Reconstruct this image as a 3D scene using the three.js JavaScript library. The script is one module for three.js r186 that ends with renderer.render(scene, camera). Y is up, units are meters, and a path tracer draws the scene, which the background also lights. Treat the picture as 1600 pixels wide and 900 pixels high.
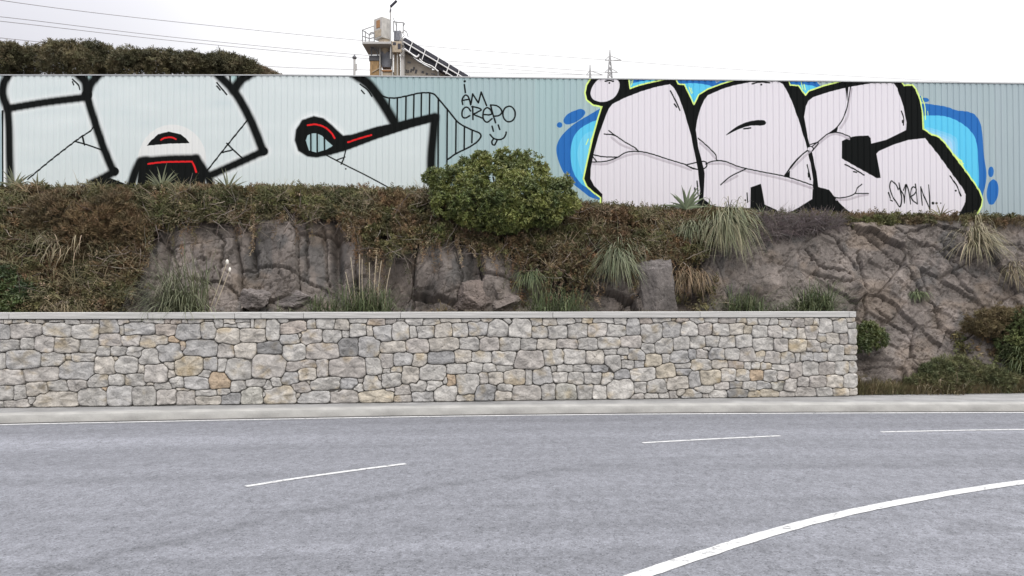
import * as THREE from 'three';
import { mergeGeometries } from 'three/addons/utils/BufferGeometryUtils.js';
import { RoundedBoxGeometry } from 'three/addons/geometries/RoundedBoxGeometry.js';

// ------------------------------------------------------------------ camera, sky, sun, exposure
const F = 1200, CX = 800, CY = 450, EYE = 1.6, PITCH = Math.atan(22 / F);
const scene = new THREE.Scene();
const camera = new THREE.PerspectiveCamera((2 * Math.atan(CY / F) * 180) / Math.PI, 16 / 9, 0.1, 3000);
camera.position.set(0, EYE, 0);
camera.rotation.x = PITCH;
const renderer = new THREE.WebGLRenderer({ antialias: true });
renderer.toneMapping = THREE.LinearToneMapping;
renderer.toneMappingExposure = 1.0;
renderer.shadowMap.enabled = true;

// seeded noise
const clamp = (x, a, b) => Math.min(b, Math.max(a, x)), lerp = (a, b, t) => a + (b - a) * t;
const sstep = (a, b, x) => { const t = clamp((x - a) / (b - a), 0, 1); return t * t * (3 - 2 * t); };
function rng(seed) { let s = seed | 0; return () => { s = (s + 0x6d2b79f5) | 0; let t = Math.imul(s ^ (s >>> 15), 1 | s); t = (t + Math.imul(t ^ (t >>> 7), 61 | t)) ^ t; return ((t ^ (t >>> 14)) >>> 0) / 4294967296; }; }
function hash(x, y, z = 0) { let h = Math.imul(x | 0, 374761393) ^ Math.imul(y | 0, 668265263) ^ Math.imul(z | 0, 1274126177); h = Math.imul(h ^ (h >>> 13), 1274126177); h ^= h >>> 16; h = Math.imul(h, 2246822519); return ((h ^ (h >>> 15)) >>> 0) / 4294967296; }
const fade = (t) => t * t * t * (t * (t * 6 - 15) + 10);
function vnoise(x, y, z = 0, per = 0) {
  const xi = Math.floor(x), yi = Math.floor(y), zi = Math.floor(z), u = fade(x - xi), v = fade(y - yi), w = fade(z - zi);
  const m = per ? (a) => ((a % per) + per) % per : (a) => a;
  const g = (a, b, c) => hash(m(xi + a), m(yi + b), zi + c);
  const l = (c) => lerp(lerp(g(0, 0, c), g(1, 0, c), u), lerp(g(0, 1, c), g(1, 1, c), u), v);
  return (w ? lerp(l(0), l(1), w) : l(0)) * 2 - 1;
}
function fbm(x, y, z = 0, oct = 4, per = 0) { let s = 0, a = 0.5, f = 1; for (let i = 0; i < oct; i++) { s += a * vnoise(x * f, y * f, z * (f === 1 ? 1 : f), per ? per * f : 0); a *= 0.5; f *= 2; } return s; }
function worley(x, y, s = 0) {
  const xi = Math.floor(x), yi = Math.floor(y); let f1 = 9, f2 = 9, bx = 0, by = 0, id = 0;
  for (let j = -1; j <= 1; j++) for (let i = -1; i <= 1; i++) {
    const cx = xi + i + 0.1 + 0.8 * hash(xi + i, yi + j, s), cy = yi + j + 0.1 + 0.8 * hash(xi + i, yi + j, s + 7), d = Math.hypot(x - cx, y - cy);
    if (d < f1) { f2 = f1; f1 = d; bx = cx; by = cy; id = (xi + i) * 7919 + (yi + j) * 104729; } else if (d < f2) f2 = d;
  }
  return { f1, f2, dx: x - bx, dy: y - by, h: (k) => hash(id, k, s + 13) };
}

// overcast sky: a bright veil, brightest overhead, a little lavender in the cloud to the left
{
  const W = 512, H = 256, data = new Float32Array(W * H * 4), d = new THREE.Vector3();
  for (let j = 0; j < H; j++) for (let i = 0; i < W; i++) {
    const el = ((j + 0.5) / H - 0.5) * Math.PI, az = ((i + 0.5) / W - 0.5) * 2 * Math.PI;
    d.set(Math.cos(az) * Math.cos(el), Math.sin(el), Math.sin(az) * Math.cos(el));
    const up = Math.max(0, d.y), base = 1.03 + 2.05 * sstep(0.18, 1, up);
    const q = 1 / (up + 0.35), cl = fbm(d.x * q * 0.75 + 3.1, d.z * q * 0.75 + 1.7, 0, 4);
    let dim = sstep(0.02, 0.42, -d.x + cl * 0.45) * 0.3 + 0.05 * cl;
    const L = base * (1 - clamp(dim, -0.06, 0.38)), t = clamp(dim * 3, 0, 1), o = (j * W + i) * 4, low = d.y < 0 ? 0.35 : 1;
    data[o] = L * lerp(1, 0.965, t) * low; data[o + 1] = L * lerp(1, 0.965, t) * low; data[o + 2] = L * lerp(1.005, 1.06, t) * low; data[o + 3] = 1;
  }
  const sky = new THREE.DataTexture(data, W, H, THREE.RGBAFormat, THREE.FloatType);
  sky.mapping = THREE.EquirectangularReflectionMapping; sky.magFilter = THREE.LinearFilter; sky.needsUpdate = true;
  scene.background = sky; scene.environment = sky;
}
const sun = new THREE.DirectionalLight(0xfff4e6, 0.9);
sun.name = 'sun'; sun.position.set(14, 34, 20); sun.target.position.set(0, 1, -13); sun.castShadow = true; sun.shadow.radius = 36; sun.shadow.mapSize.set(4096, 4096);
Object.assign(sun.shadow.camera, { left: -22, right: 22, top: 22, bottom: -22, near: 1, far: 120 });
scene.add(sun); scene.add(sun.target);

// ------------------------------------------------------------------ naming and small helpers
const used = new Map();
function numbered(n) { const k = used.get(n) || 0; used.set(n, k + 1); return k ? `${n}_${String(k).padStart(3, '0')}` : n; }
function tag(o, label, category, group) { o.userData = { label, category }; if (group) o.userData.group = group; return o; }
function shadows(o) { o.traverse((m) => { if (m.isMesh) { m.castShadow = true; m.receiveShadow = true; } }); return o; }
function thing(name, label, category, p = [0, 0, 0], group) { const g = new THREE.Group(); g.name = numbered(name); g.position.set(...p); scene.add(g); return tag(g, label, category, group); }
function part(name, geo, mat, parent, stuff) { const m = new THREE.Mesh(geo, mat); m.name = name; m.castShadow = m.receiveShadow = true; if (stuff) m.userData.kind = 'stuff'; parent.add(m); return m; }
function struct(name, geo, mat) { const m = new THREE.Mesh(geo, mat); m.name = numbered(name); m.userData.kind = 'structure'; m.castShadow = m.receiveShadow = true; scene.add(m); return m; }
const V = (x, y, z) => new THREE.Vector3(x, y, z);
const sinP = Math.sin(PITCH), cosP = Math.cos(PITCH);
const ray = (px, py) => { const a = (px - CX) / F, b = -(py - CY) / F; return V(a, b * cosP + sinP, b * sinP - cosP); };
const onY = (px, py, y) => { const r = ray(px, py); return r.multiplyScalar((y - EYE) / r.y).add(V(0, EYE, 0)); };
const onZ = (px, py, dist) => { const r = ray(px, py); return r.multiplyScalar(dist / -r.z).add(V(0, EYE, 0)); };
const onPlane = (px, py, p, n) => { const r = ray(px, py), o = V(0, EYE, 0); return r.clone().multiplyScalar(p.clone().sub(o).dot(n) / r.dot(n)).add(o); };
const toPx = (p) => { const y = p.y - EYE, dep = -p.z * cosP + y * sinP, up = y * cosP + p.z * sinP; return [CX + (F * p.x) / dep, CY - (F * up) / dep]; };
const poly = (pts, x) => { if (x <= pts[0][0]) return pts[0][1]; for (let i = 1; i < pts.length; i++) if (x <= pts[i][0]) return lerp(pts[i - 1][1], pts[i][1], (x - pts[i - 1][0]) / (pts[i][0] - pts[i - 1][0])); return pts.at(-1)[1]; };
const lin = (r, g, b) => new THREE.Color().setRGB(r, g, b);
const std = (c, rough = 0.85, extra = {}) => new THREE.MeshStandardMaterial({ color: c, roughness: rough, ...extra });
function geoFrom(pos, idx, uv, col) {
  const g = new THREE.BufferGeometry(); g.setAttribute('position', new THREE.Float32BufferAttribute(pos, 3)); g.setIndex(idx);
  if (uv) g.setAttribute('uv', new THREE.Float32BufferAttribute(uv, 2)); if (col) g.setAttribute('color', new THREE.Float32BufferAttribute(col, 3));
  g.computeVertexNormals(); return g;
}
function noiseTexture(n, size, fn, srgb = false) {
  const d = new Uint8Array(n * n * 4);
  for (let j = 0; j < n; j++) for (let i = 0; i < n; i++) { const c = fn(i / n, j / n, i, j), o = (j * n + i) * 4; for (let k = 0; k < 3; k++) d[o + k] = clamp(Math.round((Array.isArray(c) ? c[k] : c) * 255), 0, 255); d[o + 3] = 255; }
  const t = new THREE.DataTexture(d, n, n); t.wrapS = t.wrapT = THREE.RepeatWrapping; t.magFilter = THREE.LinearFilter; t.minFilter = THREE.LinearMipmapLinearFilter; t.generateMipmaps = true; t.repeat.set(1 / size, 1 / size); if (srgb) t.colorSpace = THREE.SRGBColorSpace; t.needsUpdate = true; return t;
}

// ------------------------------------------------------------------ textures of materials
const asphaltMap = noiseTexture(1024, 2.6, (u, v, i, j) => { const s = hash(i >> 1, j >> 1, 3), s2 = hash(i >> 2, j >> 2, 5), s3 = hash(i >> 3, j >> 3, 15), s4 = hash(i >> 4, j >> 5, 25), n = fbm(u * 50, v * 50, 0, 3, 50); const fleck = s > 0.94 ? 0.22 : s < 0.1 ? -0.2 : 0, f2 = s2 > 0.95 ? 0.2 : s2 < 0.07 ? -0.2 : 0; return 0.68 + n * 0.14 + (s2 - 0.5) * 0.14 + (s3 - 0.5) * 0.16 + (s4 - 0.5) * 0.1 + fleck + f2; });
const asphaltBump = noiseTexture(512, 0.9, (u, v, i, j) => 0.5 + 0.35 * (hash(i >> 1, j >> 1, 9) - 0.5) + 0.4 * fbm(u * 60, v * 60, 0, 2, 60));
const concreteMap = noiseTexture(512, 1.7, (u, v, i, j) => 0.82 + 0.22 * fbm(u * 8, v * 8, 0, 5, 8) + 0.1 * (hash(i, j, 1) - 0.5) - (hash(i >> 1, j >> 1, 4) > 0.985 ? 0.2 : 0));
const graniteMap = noiseTexture(512, 0.6, (u, v, i, j) => { const n = fbm(u * 7, v * 7, 0, 5, 7), c = fbm(u * 26, v * 26, 2.5, 3, 26); return 0.78 + 0.34 * n + 0.22 * c + 0.14 * (hash(i, j, 8) - 0.5) - (hash(i >> 1, j >> 1, 12) > 0.95 ? 0.22 : 0); });
const graniteBump = noiseTexture(512, 0.6, (u, v) => 0.5 + 0.5 * fbm(u * 6, v * 6, 1.5, 5, 6) + 0.25 * Math.abs(fbm(u * 11, v * 11, 4.5, 4, 11)));
const rockMap = noiseTexture(1024, 2.3, (u, v, i, j) => { const vein = 1 - Math.abs(fbm(u * 12, v * 12, 8.5, 5, 12)) * 2; return 0.76 + 0.34 * fbm(u * 9, v * 9, 0, 6, 9) + 0.2 * fbm(u * 44, v * 44, 1.5, 3, 44) + 0.12 * (hash(i >> 1, j >> 1, 2) - 0.5) - 0.22 * Math.max(0, vein - 0.92) / 0.08; });
function facets(u, v, n, sd) { // tileable chipped facets: every cell its own tilted plane
  const x = u * n, y = v * n, xi = Math.floor(x), yi = Math.floor(y), m = (a) => ((a % n) + n) % n; let f1 = 9, f2 = 9, h = 0;
  for (let j = -1; j <= 1; j++) for (let i = -1; i <= 1; i++) { const a = m(xi + i), b = m(yi + j), dx = x - xi - i - 0.1 - 0.8 * hash(a, b, sd), dy = y - yi - j - 0.1 - 0.8 * hash(a, b, sd + 1), d = Math.hypot(dx, dy * 0.8); if (d < f1) { f2 = f1; f1 = d; h = (hash(a, b, sd + 2) - 0.5) * 0.7 + dx * (hash(a, b, sd + 3) - 0.5) * 1.3 + dy * (hash(a, b, sd + 4) - 0.5) * 1.3; } else if (d < f2) f2 = d; }
  return h - 0.5 * sstep(0.07, 0, f2 - f1) * (hash(xi, yi, sd + 5) > 0.5 ? 1 : 0.2);
}
const rockBump = noiseTexture(1024, 1.6, (u, v) => { const wu = u + 0.012 * fbm(u * 20, v * 20, 0.5, 3, 20), wv = v + 0.012 * fbm(u * 20, v * 20, 7.5, 3, 20); return 0.5 + 0.26 * facets(wu, wv, 11, 3) + 0.16 * facets(wu, wv, 30, 13) + 0.07 * facets(u, v, 80, 23) + 0.1 * fbm(u * 24, v * 24, 2.5, 5, 24); });

// ------------------------------------------------------------------ the lie of the land
const PAVE = 0.115;
const wallA = onY(0, 637, PAVE), wallB = onY(1335, 618.5, PAVE);
const wallDir = V(wallB.x - wallA.x, 0, wallB.z - wallA.z).normalize(), wallN = V(-wallDir.z, 0, wallDir.x); if (wallN.z < 0) wallN.negate();
const wallDist = (x) => -(wallA.z + ((wallB.z - wallA.z) * (x - wallA.x)) / (wallB.x - wallA.x));
const SL = 0.55, bankDist = (x, y) => wallDist(x) + 0.3 + SL * (y - 0.12);
const bankP0 = V(0, 0.12, -bankDist(0, 0.12)), bankN = (() => { const a = V(1, 0, -(bankDist(1, 0.12) - bankDist(0, 0.12))), b = V(0, 1, -SL); const n = a.cross(b).normalize(); return n.z < 0 ? n.negate() : n; })();
const bankAt = (px, py, out = 0) => onPlane(px, py, bankP0, bankN).addScaledVector(bankN, out);
const crestPx = [[-200, 300], [0, 299], [300, 300], [560, 301], [700, 306], [900, 324], [1000, 332], [1200, 341], [1600, 346], [1800, 348]];
const matBottomPx = [[-200, 496], [0, 494], [110, 490], [180, 472], [215, 440], [236, 395], [255, 352], [330, 347], [380, 350], [480, 346], [530, 348], [565, 378], [590, 404], [625, 398], [660, 384], [700, 376], [760, 396], [800, 408], [860, 424], [905, 440], [935, 412], [960, 402], [1000, 410], [1050, 402], [1085, 398], [1120, 372], [1165, 352], [1200, 347], [1350, 352], [1480, 350], [1600, 356], [1800, 358]];
const yCrest = (x) => { let px = CX + (F * x) / 13.6; for (let k = 0; k < 3; k++) { const p = bankAt(px, poly(crestPx, px)); px += ((x - p.x) * F) / -p.z; } return bankAt(px, poly(crestPx, px)).y; };

// hollows and bulges of the rock face, in metres out of the face
const hollows = [[524, 395, 7, 60, -0.3], [545, 455, 26, 26, -0.25], [618, 452, 34, 40, -0.45], [664, 470, 16, 24, -0.25], [880, 440, 55, 34, -0.55], [1075, 430, 22, 50, -0.3], [1180, 470, 26, 16, -0.3], [265, 385, 10, 45, -0.22], [394, 398, 7, 38, -0.16], [740, 440, 12, 40, -0.2], [1330, 480, 8, 50, -0.07], [1430, 410, 9, 24, -0.1], [1350, 575, 20, 40, -0.2], [340, 400, 34, 40, 0.1], [450, 405, 40, 55, 0.16], [560, 385, 16, 40, 0.14], [700, 430, 26, 40, 0.2], [770, 455, 30, 26, 0.18], [1400, 580, 40, 30, 0.2], [1250, 400, 60, 40, 0.1], [1560, 400, 40, 50, -0.1]];
const grooves = [
  [[1335, 358], [1370, 385], [1400, 405], [1425, 420], [1432, 450], [1462, 480], [1475, 520]], [[1340, 395], [1352, 440], [1355, 490], [1350, 520]], [[1395, 360], [1430, 380], [1460, 385], [1500, 415], [1530, 430]],
  [[1270, 430], [1310, 440], [1345, 442]], [[1255, 395], [1275, 418], [1330, 428]], [[1475, 380], [1490, 430], [1530, 470]], [[1370, 480], [1420, 520], [1430, 570], [1440, 600]], [[1270, 360], [1300, 372], [1340, 420]],
  [[330, 350], [352, 385], [345, 440]], [[250, 355], [270, 400], [285, 445]], [[398, 350], [396, 400], [404, 430]], [[374, 425], [420, 418], [480, 440], [520, 452]], [[478, 352], [480, 430]], [[505, 350], [512, 440]], [[640, 400], [650, 440], [645, 480]], [[712, 395], [722, 430], [716, 480]], [[300, 440], [360, 450], [380, 480]],
];
function segDist(x, y, g) { let m = 1e9; for (let i = 1; i < g.length; i++) { const [ax, ay] = g[i - 1], [bx, by] = g[i], dx = bx - ax, dy = by - ay, t = clamp(((x - ax) * dx + (y - ay) * dy) / (dx * dx + dy * dy), 0, 1); m = Math.min(m, Math.hypot(x - ax - dx * t, y - ay - dy * t)); } return m; }
function rockOut(x, y) {
  const r = sstep(1060, 1190, x), n1 = fbm(x / 70, y / 70, 0.5, 3), n2 = fbm(x / 70, y / 70, 9.5, 3), wx = x + 12 * n1, wy = y + 12 * n2; let d = 0;
  if (r < 1) {
    const a = worley(wx / 92, wy / 118, 1), b = worley(wx / 34, wy / 42, 2);
    let e = (a.h(1) - 0.5) * 0.2 + a.dx * (a.h(2) - 0.5) * 0.4 + a.dy * (a.h(3) - 0.5) * 0.26 - 0.12 * sstep(0.05, 0, a.f2 - a.f1);
    e += (b.h(1) - 0.5) * 0.05 + b.dx * (b.h(2) - 0.5) * 0.1 + b.dy * (b.h(3) - 0.5) * 0.1 - (b.h(5) > 0.5 ? 0.045 * sstep(0.08, 0, b.f2 - b.f1) : 0);
    d += e * (1 - r);
  }
  if (r > 0) {
    const c = Math.cos(0.62), s = Math.sin(0.62), X = wx * c + wy * s, Y = -wx * s + wy * c, a = worley(X / 105, Y / 62, 43), b = worley(X / 46, Y / 22, 4), k = worley(X / 20, Y / 9, 5), busy = 0.3 + 0.7 * sstep(1240, 1380, x);
    let e = (a.h(1) - 0.5) * 0.15 * busy + a.dx * (a.h(2) - 0.5) * 0.26 * busy + a.dy * (a.h(3) - 0.4) * 0.3 * busy - 0.07 * busy * sstep(0.035, 0, a.f2 - a.f1);
    e += ((b.h(1) - 0.5) * 0.05 + b.dx * (b.h(2) - 0.5) * 0.1 + b.dy * (b.h(3) - 0.4) * 0.11 - (b.h(5) > 0.5 ? 0.035 : 0) * sstep(0.06, 0, b.f2 - b.f1)) * busy;
    e += ((k.h(1) - 0.5) * 0.02 + k.dy * (k.h(3) - 0.4) * 0.05 - (k.h(5) > 0.8 ? 0.015 : 0) * sstep(0.12, 0, k.f2 - k.f1)) * busy;
    d += e * r;
  }
  for (const [hx, hy, rx, ry, a] of hollows) { const q = ((wx - 0.4 * (wx - x) - hx) / rx) ** 2 + ((y - hy) / ry) ** 2; if (q < 6) d += a * Math.exp(-q); }
  const gx = x + 6 * fbm(x / 9, y / 9, 3.5, 3), gy = y + 6 * fbm(x / 9, y / 9, 6.5, 3);
  for (const g of grooves) { const q = segDist(gx, gy, g); if (q < 9) d -= 0.11 * Math.exp(-((q / 1.5) ** 2)); }
  const rid = (1 - Math.abs(fbm(x / 26 + y / 90, y / 17, 12.5, 4)) * 2.2); return d + 0.03 * fbm(x / 26, y / 26, 2.5, 3) + 0.012 * fbm(x / 6, y / 6, 1.5, 3) - 0.045 * Math.max(0, rid - 0.9) / 0.1;
}
const lump = (x, y) => 0.16 * fbm(x / 60, y / 40, 21.5, 3) + 0.1 * fbm(x / 22, y / 18, 31.5, 2);

// bank: one sheet of rock and earth from the road's edge up to the crest
const rockM = new THREE.MeshStandardMaterial({ vertexColors: true, roughness: 0.93, map: rockMap, bumpMap: rockBump, bumpScale: 0.06 });
{
  const X0 = -12.5, X1 = 12.5, nx = 1500, ny = 210, pos = [], uv = [], col = [], idx = [];
  for (let i = 0; i <= nx; i++) {
    const x = lerp(X0, X1, i / nx), top = yCrest(x);
    for (let j = 0; j <= ny; j++) {
      const y = lerp(-0.15, top, j / ny), p = V(x, y, -bankDist(x, y)), [px, py] = toPx(p), mb = poly(matBottomPx, px), earth = sstep(mb + 6, mb - 14, py + 10 * fbm(px / 18, py / 18, 4.5, 2)), low = sstep(608, 622, py);
      let d = lerp(rockOut(px, py), lump(px, py) * 0.5 - 0.05, Math.max(earth, low)); d *= sstep(0, 10, ny - j);
      p.addScaledVector(bankN, d); pos.push(p.x, p.y, p.z); uv.push(x, y);
      const n = fbm(px / 55, py / 55, 14.5, 4), m = fbm(px / 18, py / 26, 17.5, 3), st = sstep(0.02, 0.24, fbm(px / 40, py / 70, 27.5, 4)), warm = sstep(0.02, 0.3, fbm(px / 65, py / 45, 37.5, 4)), k = 1 + 0.5 * n + 0.35 * m;
      const a = [0.205 * k, 0.176 * k, 0.158 * k], c = a.map((q, t) => lerp(lerp(q, [0.1, 0.095, 0.092][t], st * 0.8), [0.25, 0.192, 0.145][t], warm * 0.5));
      const e = Math.max(earth, low); for (let t = 0; t < 3; t++) col.push(lerp(c[t], [0.06, 0.045, 0.032][t], e));
    }
  }
  for (let i = 0; i < nx; i++) for (let j = 0; j < ny; j++) { const a = i * (ny + 1) + j, b = a + ny + 1; idx.push(a, b, b + 1, a, b + 1, a + 1); }
  struct('rocky_bank', geoFrom(pos, idx, uv, col), rockM);
}
const earthM = std(lin(0.075, 0.055, 0.038), 1, { map: rockMap });
{ // plateau behind the crest, carrying the fence and all that stands behind it
  const pos = [], uv = [], idx = [], N = 60, R = [0, 0.6, 2.2, 6, 30, 120, 500, 1400];
  for (let i = 0; i <= N; i++) { const t = (i / N) * 2 - 1, x = 12.5 * t; R.forEach((r, k) => { const y = lerp(yCrest(x), 3.3, Math.min(1, r / 6)), s = 1 + r * 0.1 * (k > 3 ? 1 : 0); pos.push(x * s, y + (k ? 0.03 * fbm(x, r, 0.5) : 0), -bankDist(x, yCrest(x)) - r); uv.push(x * s, r); }); }
  for (let i = 0; i < N; i++) for (let k = 0; k < R.length - 1; k++) { const a = i * R.length + k, b = a + R.length; idx.push(a, b, b + 1, a, b + 1, a + 1); }
  struct('plateau', geoFrom(pos, idx, uv), earthM);
}
{ // soil filled in behind the stone wall
  const pos = [], uv = [], idx = [], N = 80;
  for (let i = 0; i <= N; i++) { const x = lerp(-12, wallB.x, i / N); for (let k = 0; k < 5; k++) { const r = lerp(0.3, 1.4, k / 4); pos.push(x, 1.33 + 0.05 * fbm(x * 1.5, r * 3, 0.5), -wallDist(x) - r); uv.push(x, r); } }
  for (let i = 0; i < N; i++) for (let k = 0; k < 4; k++) { const a = i * 5 + k, b = a + 5; idx.push(a, b, b + 1, a, b + 1, a + 1); }
  struct('soil', geoFrom(pos, idx, uv), earthM);
}
// wide ground under everything
struct('ground', new THREE.PlaneGeometry(3000, 3000).rotateX(-Math.PI / 2).translate(0, -0.08, 0), std(lin(0.1, 0.09, 0.06), 1));

// ------------------------------------------------------------------ road, kerb, pavement
const edgePts = [[-500, 682], [-200, 670.5], [0, 664], [200, 659.8], [400, 655.8], [600, 652.2], [800, 649.4], [1000, 647.4], [1200, 646.2], [1400, 645.4], [1600, 644.9], [1900, 644.6], [2300, 645]].map(([x, y]) => onY(x, y, 0));
const edgeCurve = new THREE.CatmullRomCurve3(edgePts);
const edgeAt = (() => { const s = edgeCurve.getPoints(400).map((p) => [p.x, -p.z]); return (x) => poly(s, x); })();
{
  const pos = [], uv = [], col = [], idx = [], xs = [], rows = 170; for (let x = -80; x < -9; x += 8) xs.push(x); for (let x = -9; x <= 9.01; x += 0.07) xs.push(x); for (let x = 14; x <= 80; x += 8) xs.push(x);
  const seam = [[-3.3, -3.55], [-2.55, -4.85], [-1.7, -5.8], [-0.4, -6.9], [1.2, -7.7], [3.2, -8.3], [6, -8.8]];
  xs.forEach((x, i) => { for (let j = 0; j <= rows; j++) {
    const t = j / rows, far = edgeAt(clamp(x, -11, 13)) + 0.3, z = t < 0.85 ? -lerp(far, 2.6, t / 0.85) : lerp(-2.6, 60, ((t - 0.85) / 0.15) ** 2);
    pos.push(x, 0, z); uv.push(x, z);
    // wear that runs with the lanes: d is metres from the far edge
    const d = edgeAt(clamp(x, -11, 13)) + z, w = d + 0.1 * fbm(x * 0.5, d, 0.5, 2);
    const streak = fbm(x * 0.16, w * 4.2, 1.5, 5), patch = fbm(x * 0.3, d * 0.5, 6.5, 2), speck = hash(Math.round(x * 14.3), j, 77) - 0.5;
    const lane = 0.09 * Math.exp(-(((w - 1.55) / 0.35) ** 2)) - 0.05 * Math.exp(-(((w - 0.55) / 0.4) ** 2)) - 0.03 * Math.exp(-(((w - 2.5) / 0.25) ** 2));
    const sd = segDist(x + 0.12 * fbm(x * 3, z * 3, 2.5, 3), z + 0.12 * fbm(x * 3, z * 3, 8.5, 3), seam), near = clamp((x - 0.5) / 4.5, 0, 1) * sstep(-5.2 - x * 0.35, -4.2 - x * 0.35, z);
    let k = 1 + 1.5 * lane + 0.26 * streak + 0.06 * patch + 0.09 * speck + 0.26 * sstep(-0.5, -5, x) * Math.exp(-(((w - 1.25) / 0.42) ** 2)) * (0.6 + fbm(x * 0.8, w * 7, 44.5, 4)) - 0.36 * Math.exp(-((sd / 0.09) ** 2)) * sstep(5, -2.5, x) * (0.7 + fbm(x * 8, z * 8, 0.5, 2));
    k += near * (0.27 - 0.55 * sstep(0.06, 0.34, fbm(x * 1.8, z * 7, 5.5, 5)));
    col.push(k, k, k * 1.02);
  } });
  for (let i = 0; i < xs.length - 1; i++) for (let j = 0; j < rows; j++) { const a = i * (rows + 1) + j, b = a + rows + 1; idx.push(a, a + 1, b + 1, a, b + 1, b); }
  const road = struct('road', geoFrom(pos, idx, uv, col), new THREE.MeshStandardMaterial({ color: lin(0.238, 0.244, 0.266), vertexColors: true, roughness: 0.9, map: asphaltMap, bumpMap: asphaltBump, bumpScale: 0.003 }));
  const paintM = std(lin(0.6, 0.6, 0.6), 0.75, { map: noiseTexture(512, 0.8, (u, v, i, j) => 0.9 + 0.2 * fbm(u * 30, v * 30, 0.5, 3, 30) - (hash(i >> 2, j >> 2, 6) > 0.93 ? 0.3 : 0) - 0.45 * sstep(0.22, 0.4, fbm(u * 24, v * 24, 7.5, 4, 24))), bumpMap: asphaltBump, bumpScale: 0.002 });
  const stripe = (name, pts, w, y = 0.004, taper = 0) => {
    const c = new THREE.CatmullRomCurve3(pts), n = 120, P = [], U = [], I = [];
    for (let i = 0; i <= n; i++) { const t = i / n, p = c.getPoint(t), d = c.getTangent(t), s = V(-d.z, 0, d.x).normalize(), ww = (w / 2) * (1 + 0.07 * vnoise(i * 0.9, 3)), e = (w / 2) * (1 + 0.07 * vnoise(i * 0.9, 8)); P.push(p.x + s.x * ww, y, p.z + s.z * ww, p.x - s.x * e, y, p.z - s.z * e); U.push(p.x, p.z + w / 2, p.x, p.z - w / 2); if (i) { const a = i * 2 - 2; I.push(a, a + 2, a + 1, a + 1, a + 2, a + 3); } }
    const g = geoFrom(P, I, U); if (g.attributes.normal.getY(0) < 0) { g.setIndex([...g.index.array].reverse()); g.computeVertexNormals(); } return part(name, g, paintM, road);
  };
  stripe('edge_line', edgePts, 0.085);
  stripe('edge_line', [[760, 1000], [890, 942], [1005, 898], [1100, 866], [1200, 834.5], [1300, 807.5], [1450, 777], [1600, 753.5], [1760, 735], [2000, 716]].map(([x, y]) => onY(x, y, 0)), 0.112);
  stripe('lane_dash', [[384, 760.5], [470, 747], [560, 734.5], [634, 725]].map(([x, y]) => onY(x, y, 0)), 0.062);
  stripe('lane_dash', [[1004, 692.3], [1110, 686.5], [1219, 681.3]].map(([x, y]) => onY(x, y, 0)), 0.062);
  stripe('lane_dash', [[1377, 675.3], [1490, 673], [1680, 670.2]].map(([x, y]) => onY(x, y, 0)), 0.062);
}
{ // kerb: a low concrete upstand along the road, then the narrow pavement up to the wall
  const xs = []; for (let x = -12; x <= 14; x += 0.1) xs.push(x);
  const prof = [[0.115, -0.02, 0], [0.118, 0.006, 0.004], [0.13, 0.06, 0.05], [0.14, 0.1, 0.11], [0.155, PAVE, 0.135], [0.30, PAVE + 0.002, 0.25], [0.305, PAVE - 0.012, 0.29]];
  const pos = [], uv = [], idx = []; xs.forEach((x, i) => { const e = edgeAt(x); prof.forEach(([d, y, u]) => { pos.push(x, y + 0.002 * vnoise(x * 3, d * 50), -e - d + 0.004 * vnoise(x * 4, 1)); uv.push(x, u * 1.4); }); if (i) for (let k = 0; k < prof.length - 1; k++) { const b = i * prof.length + k, a = b - prof.length; idx.push(a, b, b + 1, a, b + 1, a + 1); } });
  struct('kerb', geoFrom(pos, idx, uv), std(lin(0.44, 0.432, 0.41), 0.9, { map: concreteMap, bumpMap: rockBump, bumpScale: 0.006 }));
  const p2 = [], u2 = [], c2 = [], i2 = [], K = 14; xs.forEach((x, i) => { const e = edgeAt(x) + 0.3, w = wallDist(x) + 0.5; for (let k = 0; k <= K; k++) { const z = lerp(e, w, k / K); p2.push(x, PAVE - 0.004 + 0.006 * fbm(x * 2, z * 2, 0.5, 2), -z); u2.push(x, z); const g = 1 + 0.28 * fbm(x * 1.3, z * 5, 7.5, 4); c2.push(g, g, g); } if (i) for (let k = 0; k < K; k++) { const b = i * (K + 1) + k, a = b - K - 1; i2.push(a, b, b + 1, a, b + 1, a + 1); } });
  struct('pavement', geoFrom(p2, i2, u2, c2), new THREE.MeshStandardMaterial({ color: lin(0.36, 0.357, 0.352), vertexColors: true, roughness: 0.95, map: concreteMap, bumpMap: asphaltBump, bumpScale: 0.004 }));
  const p3 = [], u3 = [], i3 = []; xs.forEach((x, i) => { const e = edgeAt(x); p3.push(x, 0.006, -e - 0.062 - 0.012 * vnoise(x * 2, 4), x, 0.006, -e - 0.135); u3.push(x, 0, x, 0.07); if (i) { const a = i * 2 - 2; i3.push(a, a + 2, a + 3, a, a + 3, a + 1); } });
  struct('gutter', geoFrom(p3, i3, u3), std(lin(0.085, 0.08, 0.078), 0.95, { map: asphaltMap }));
}

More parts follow.
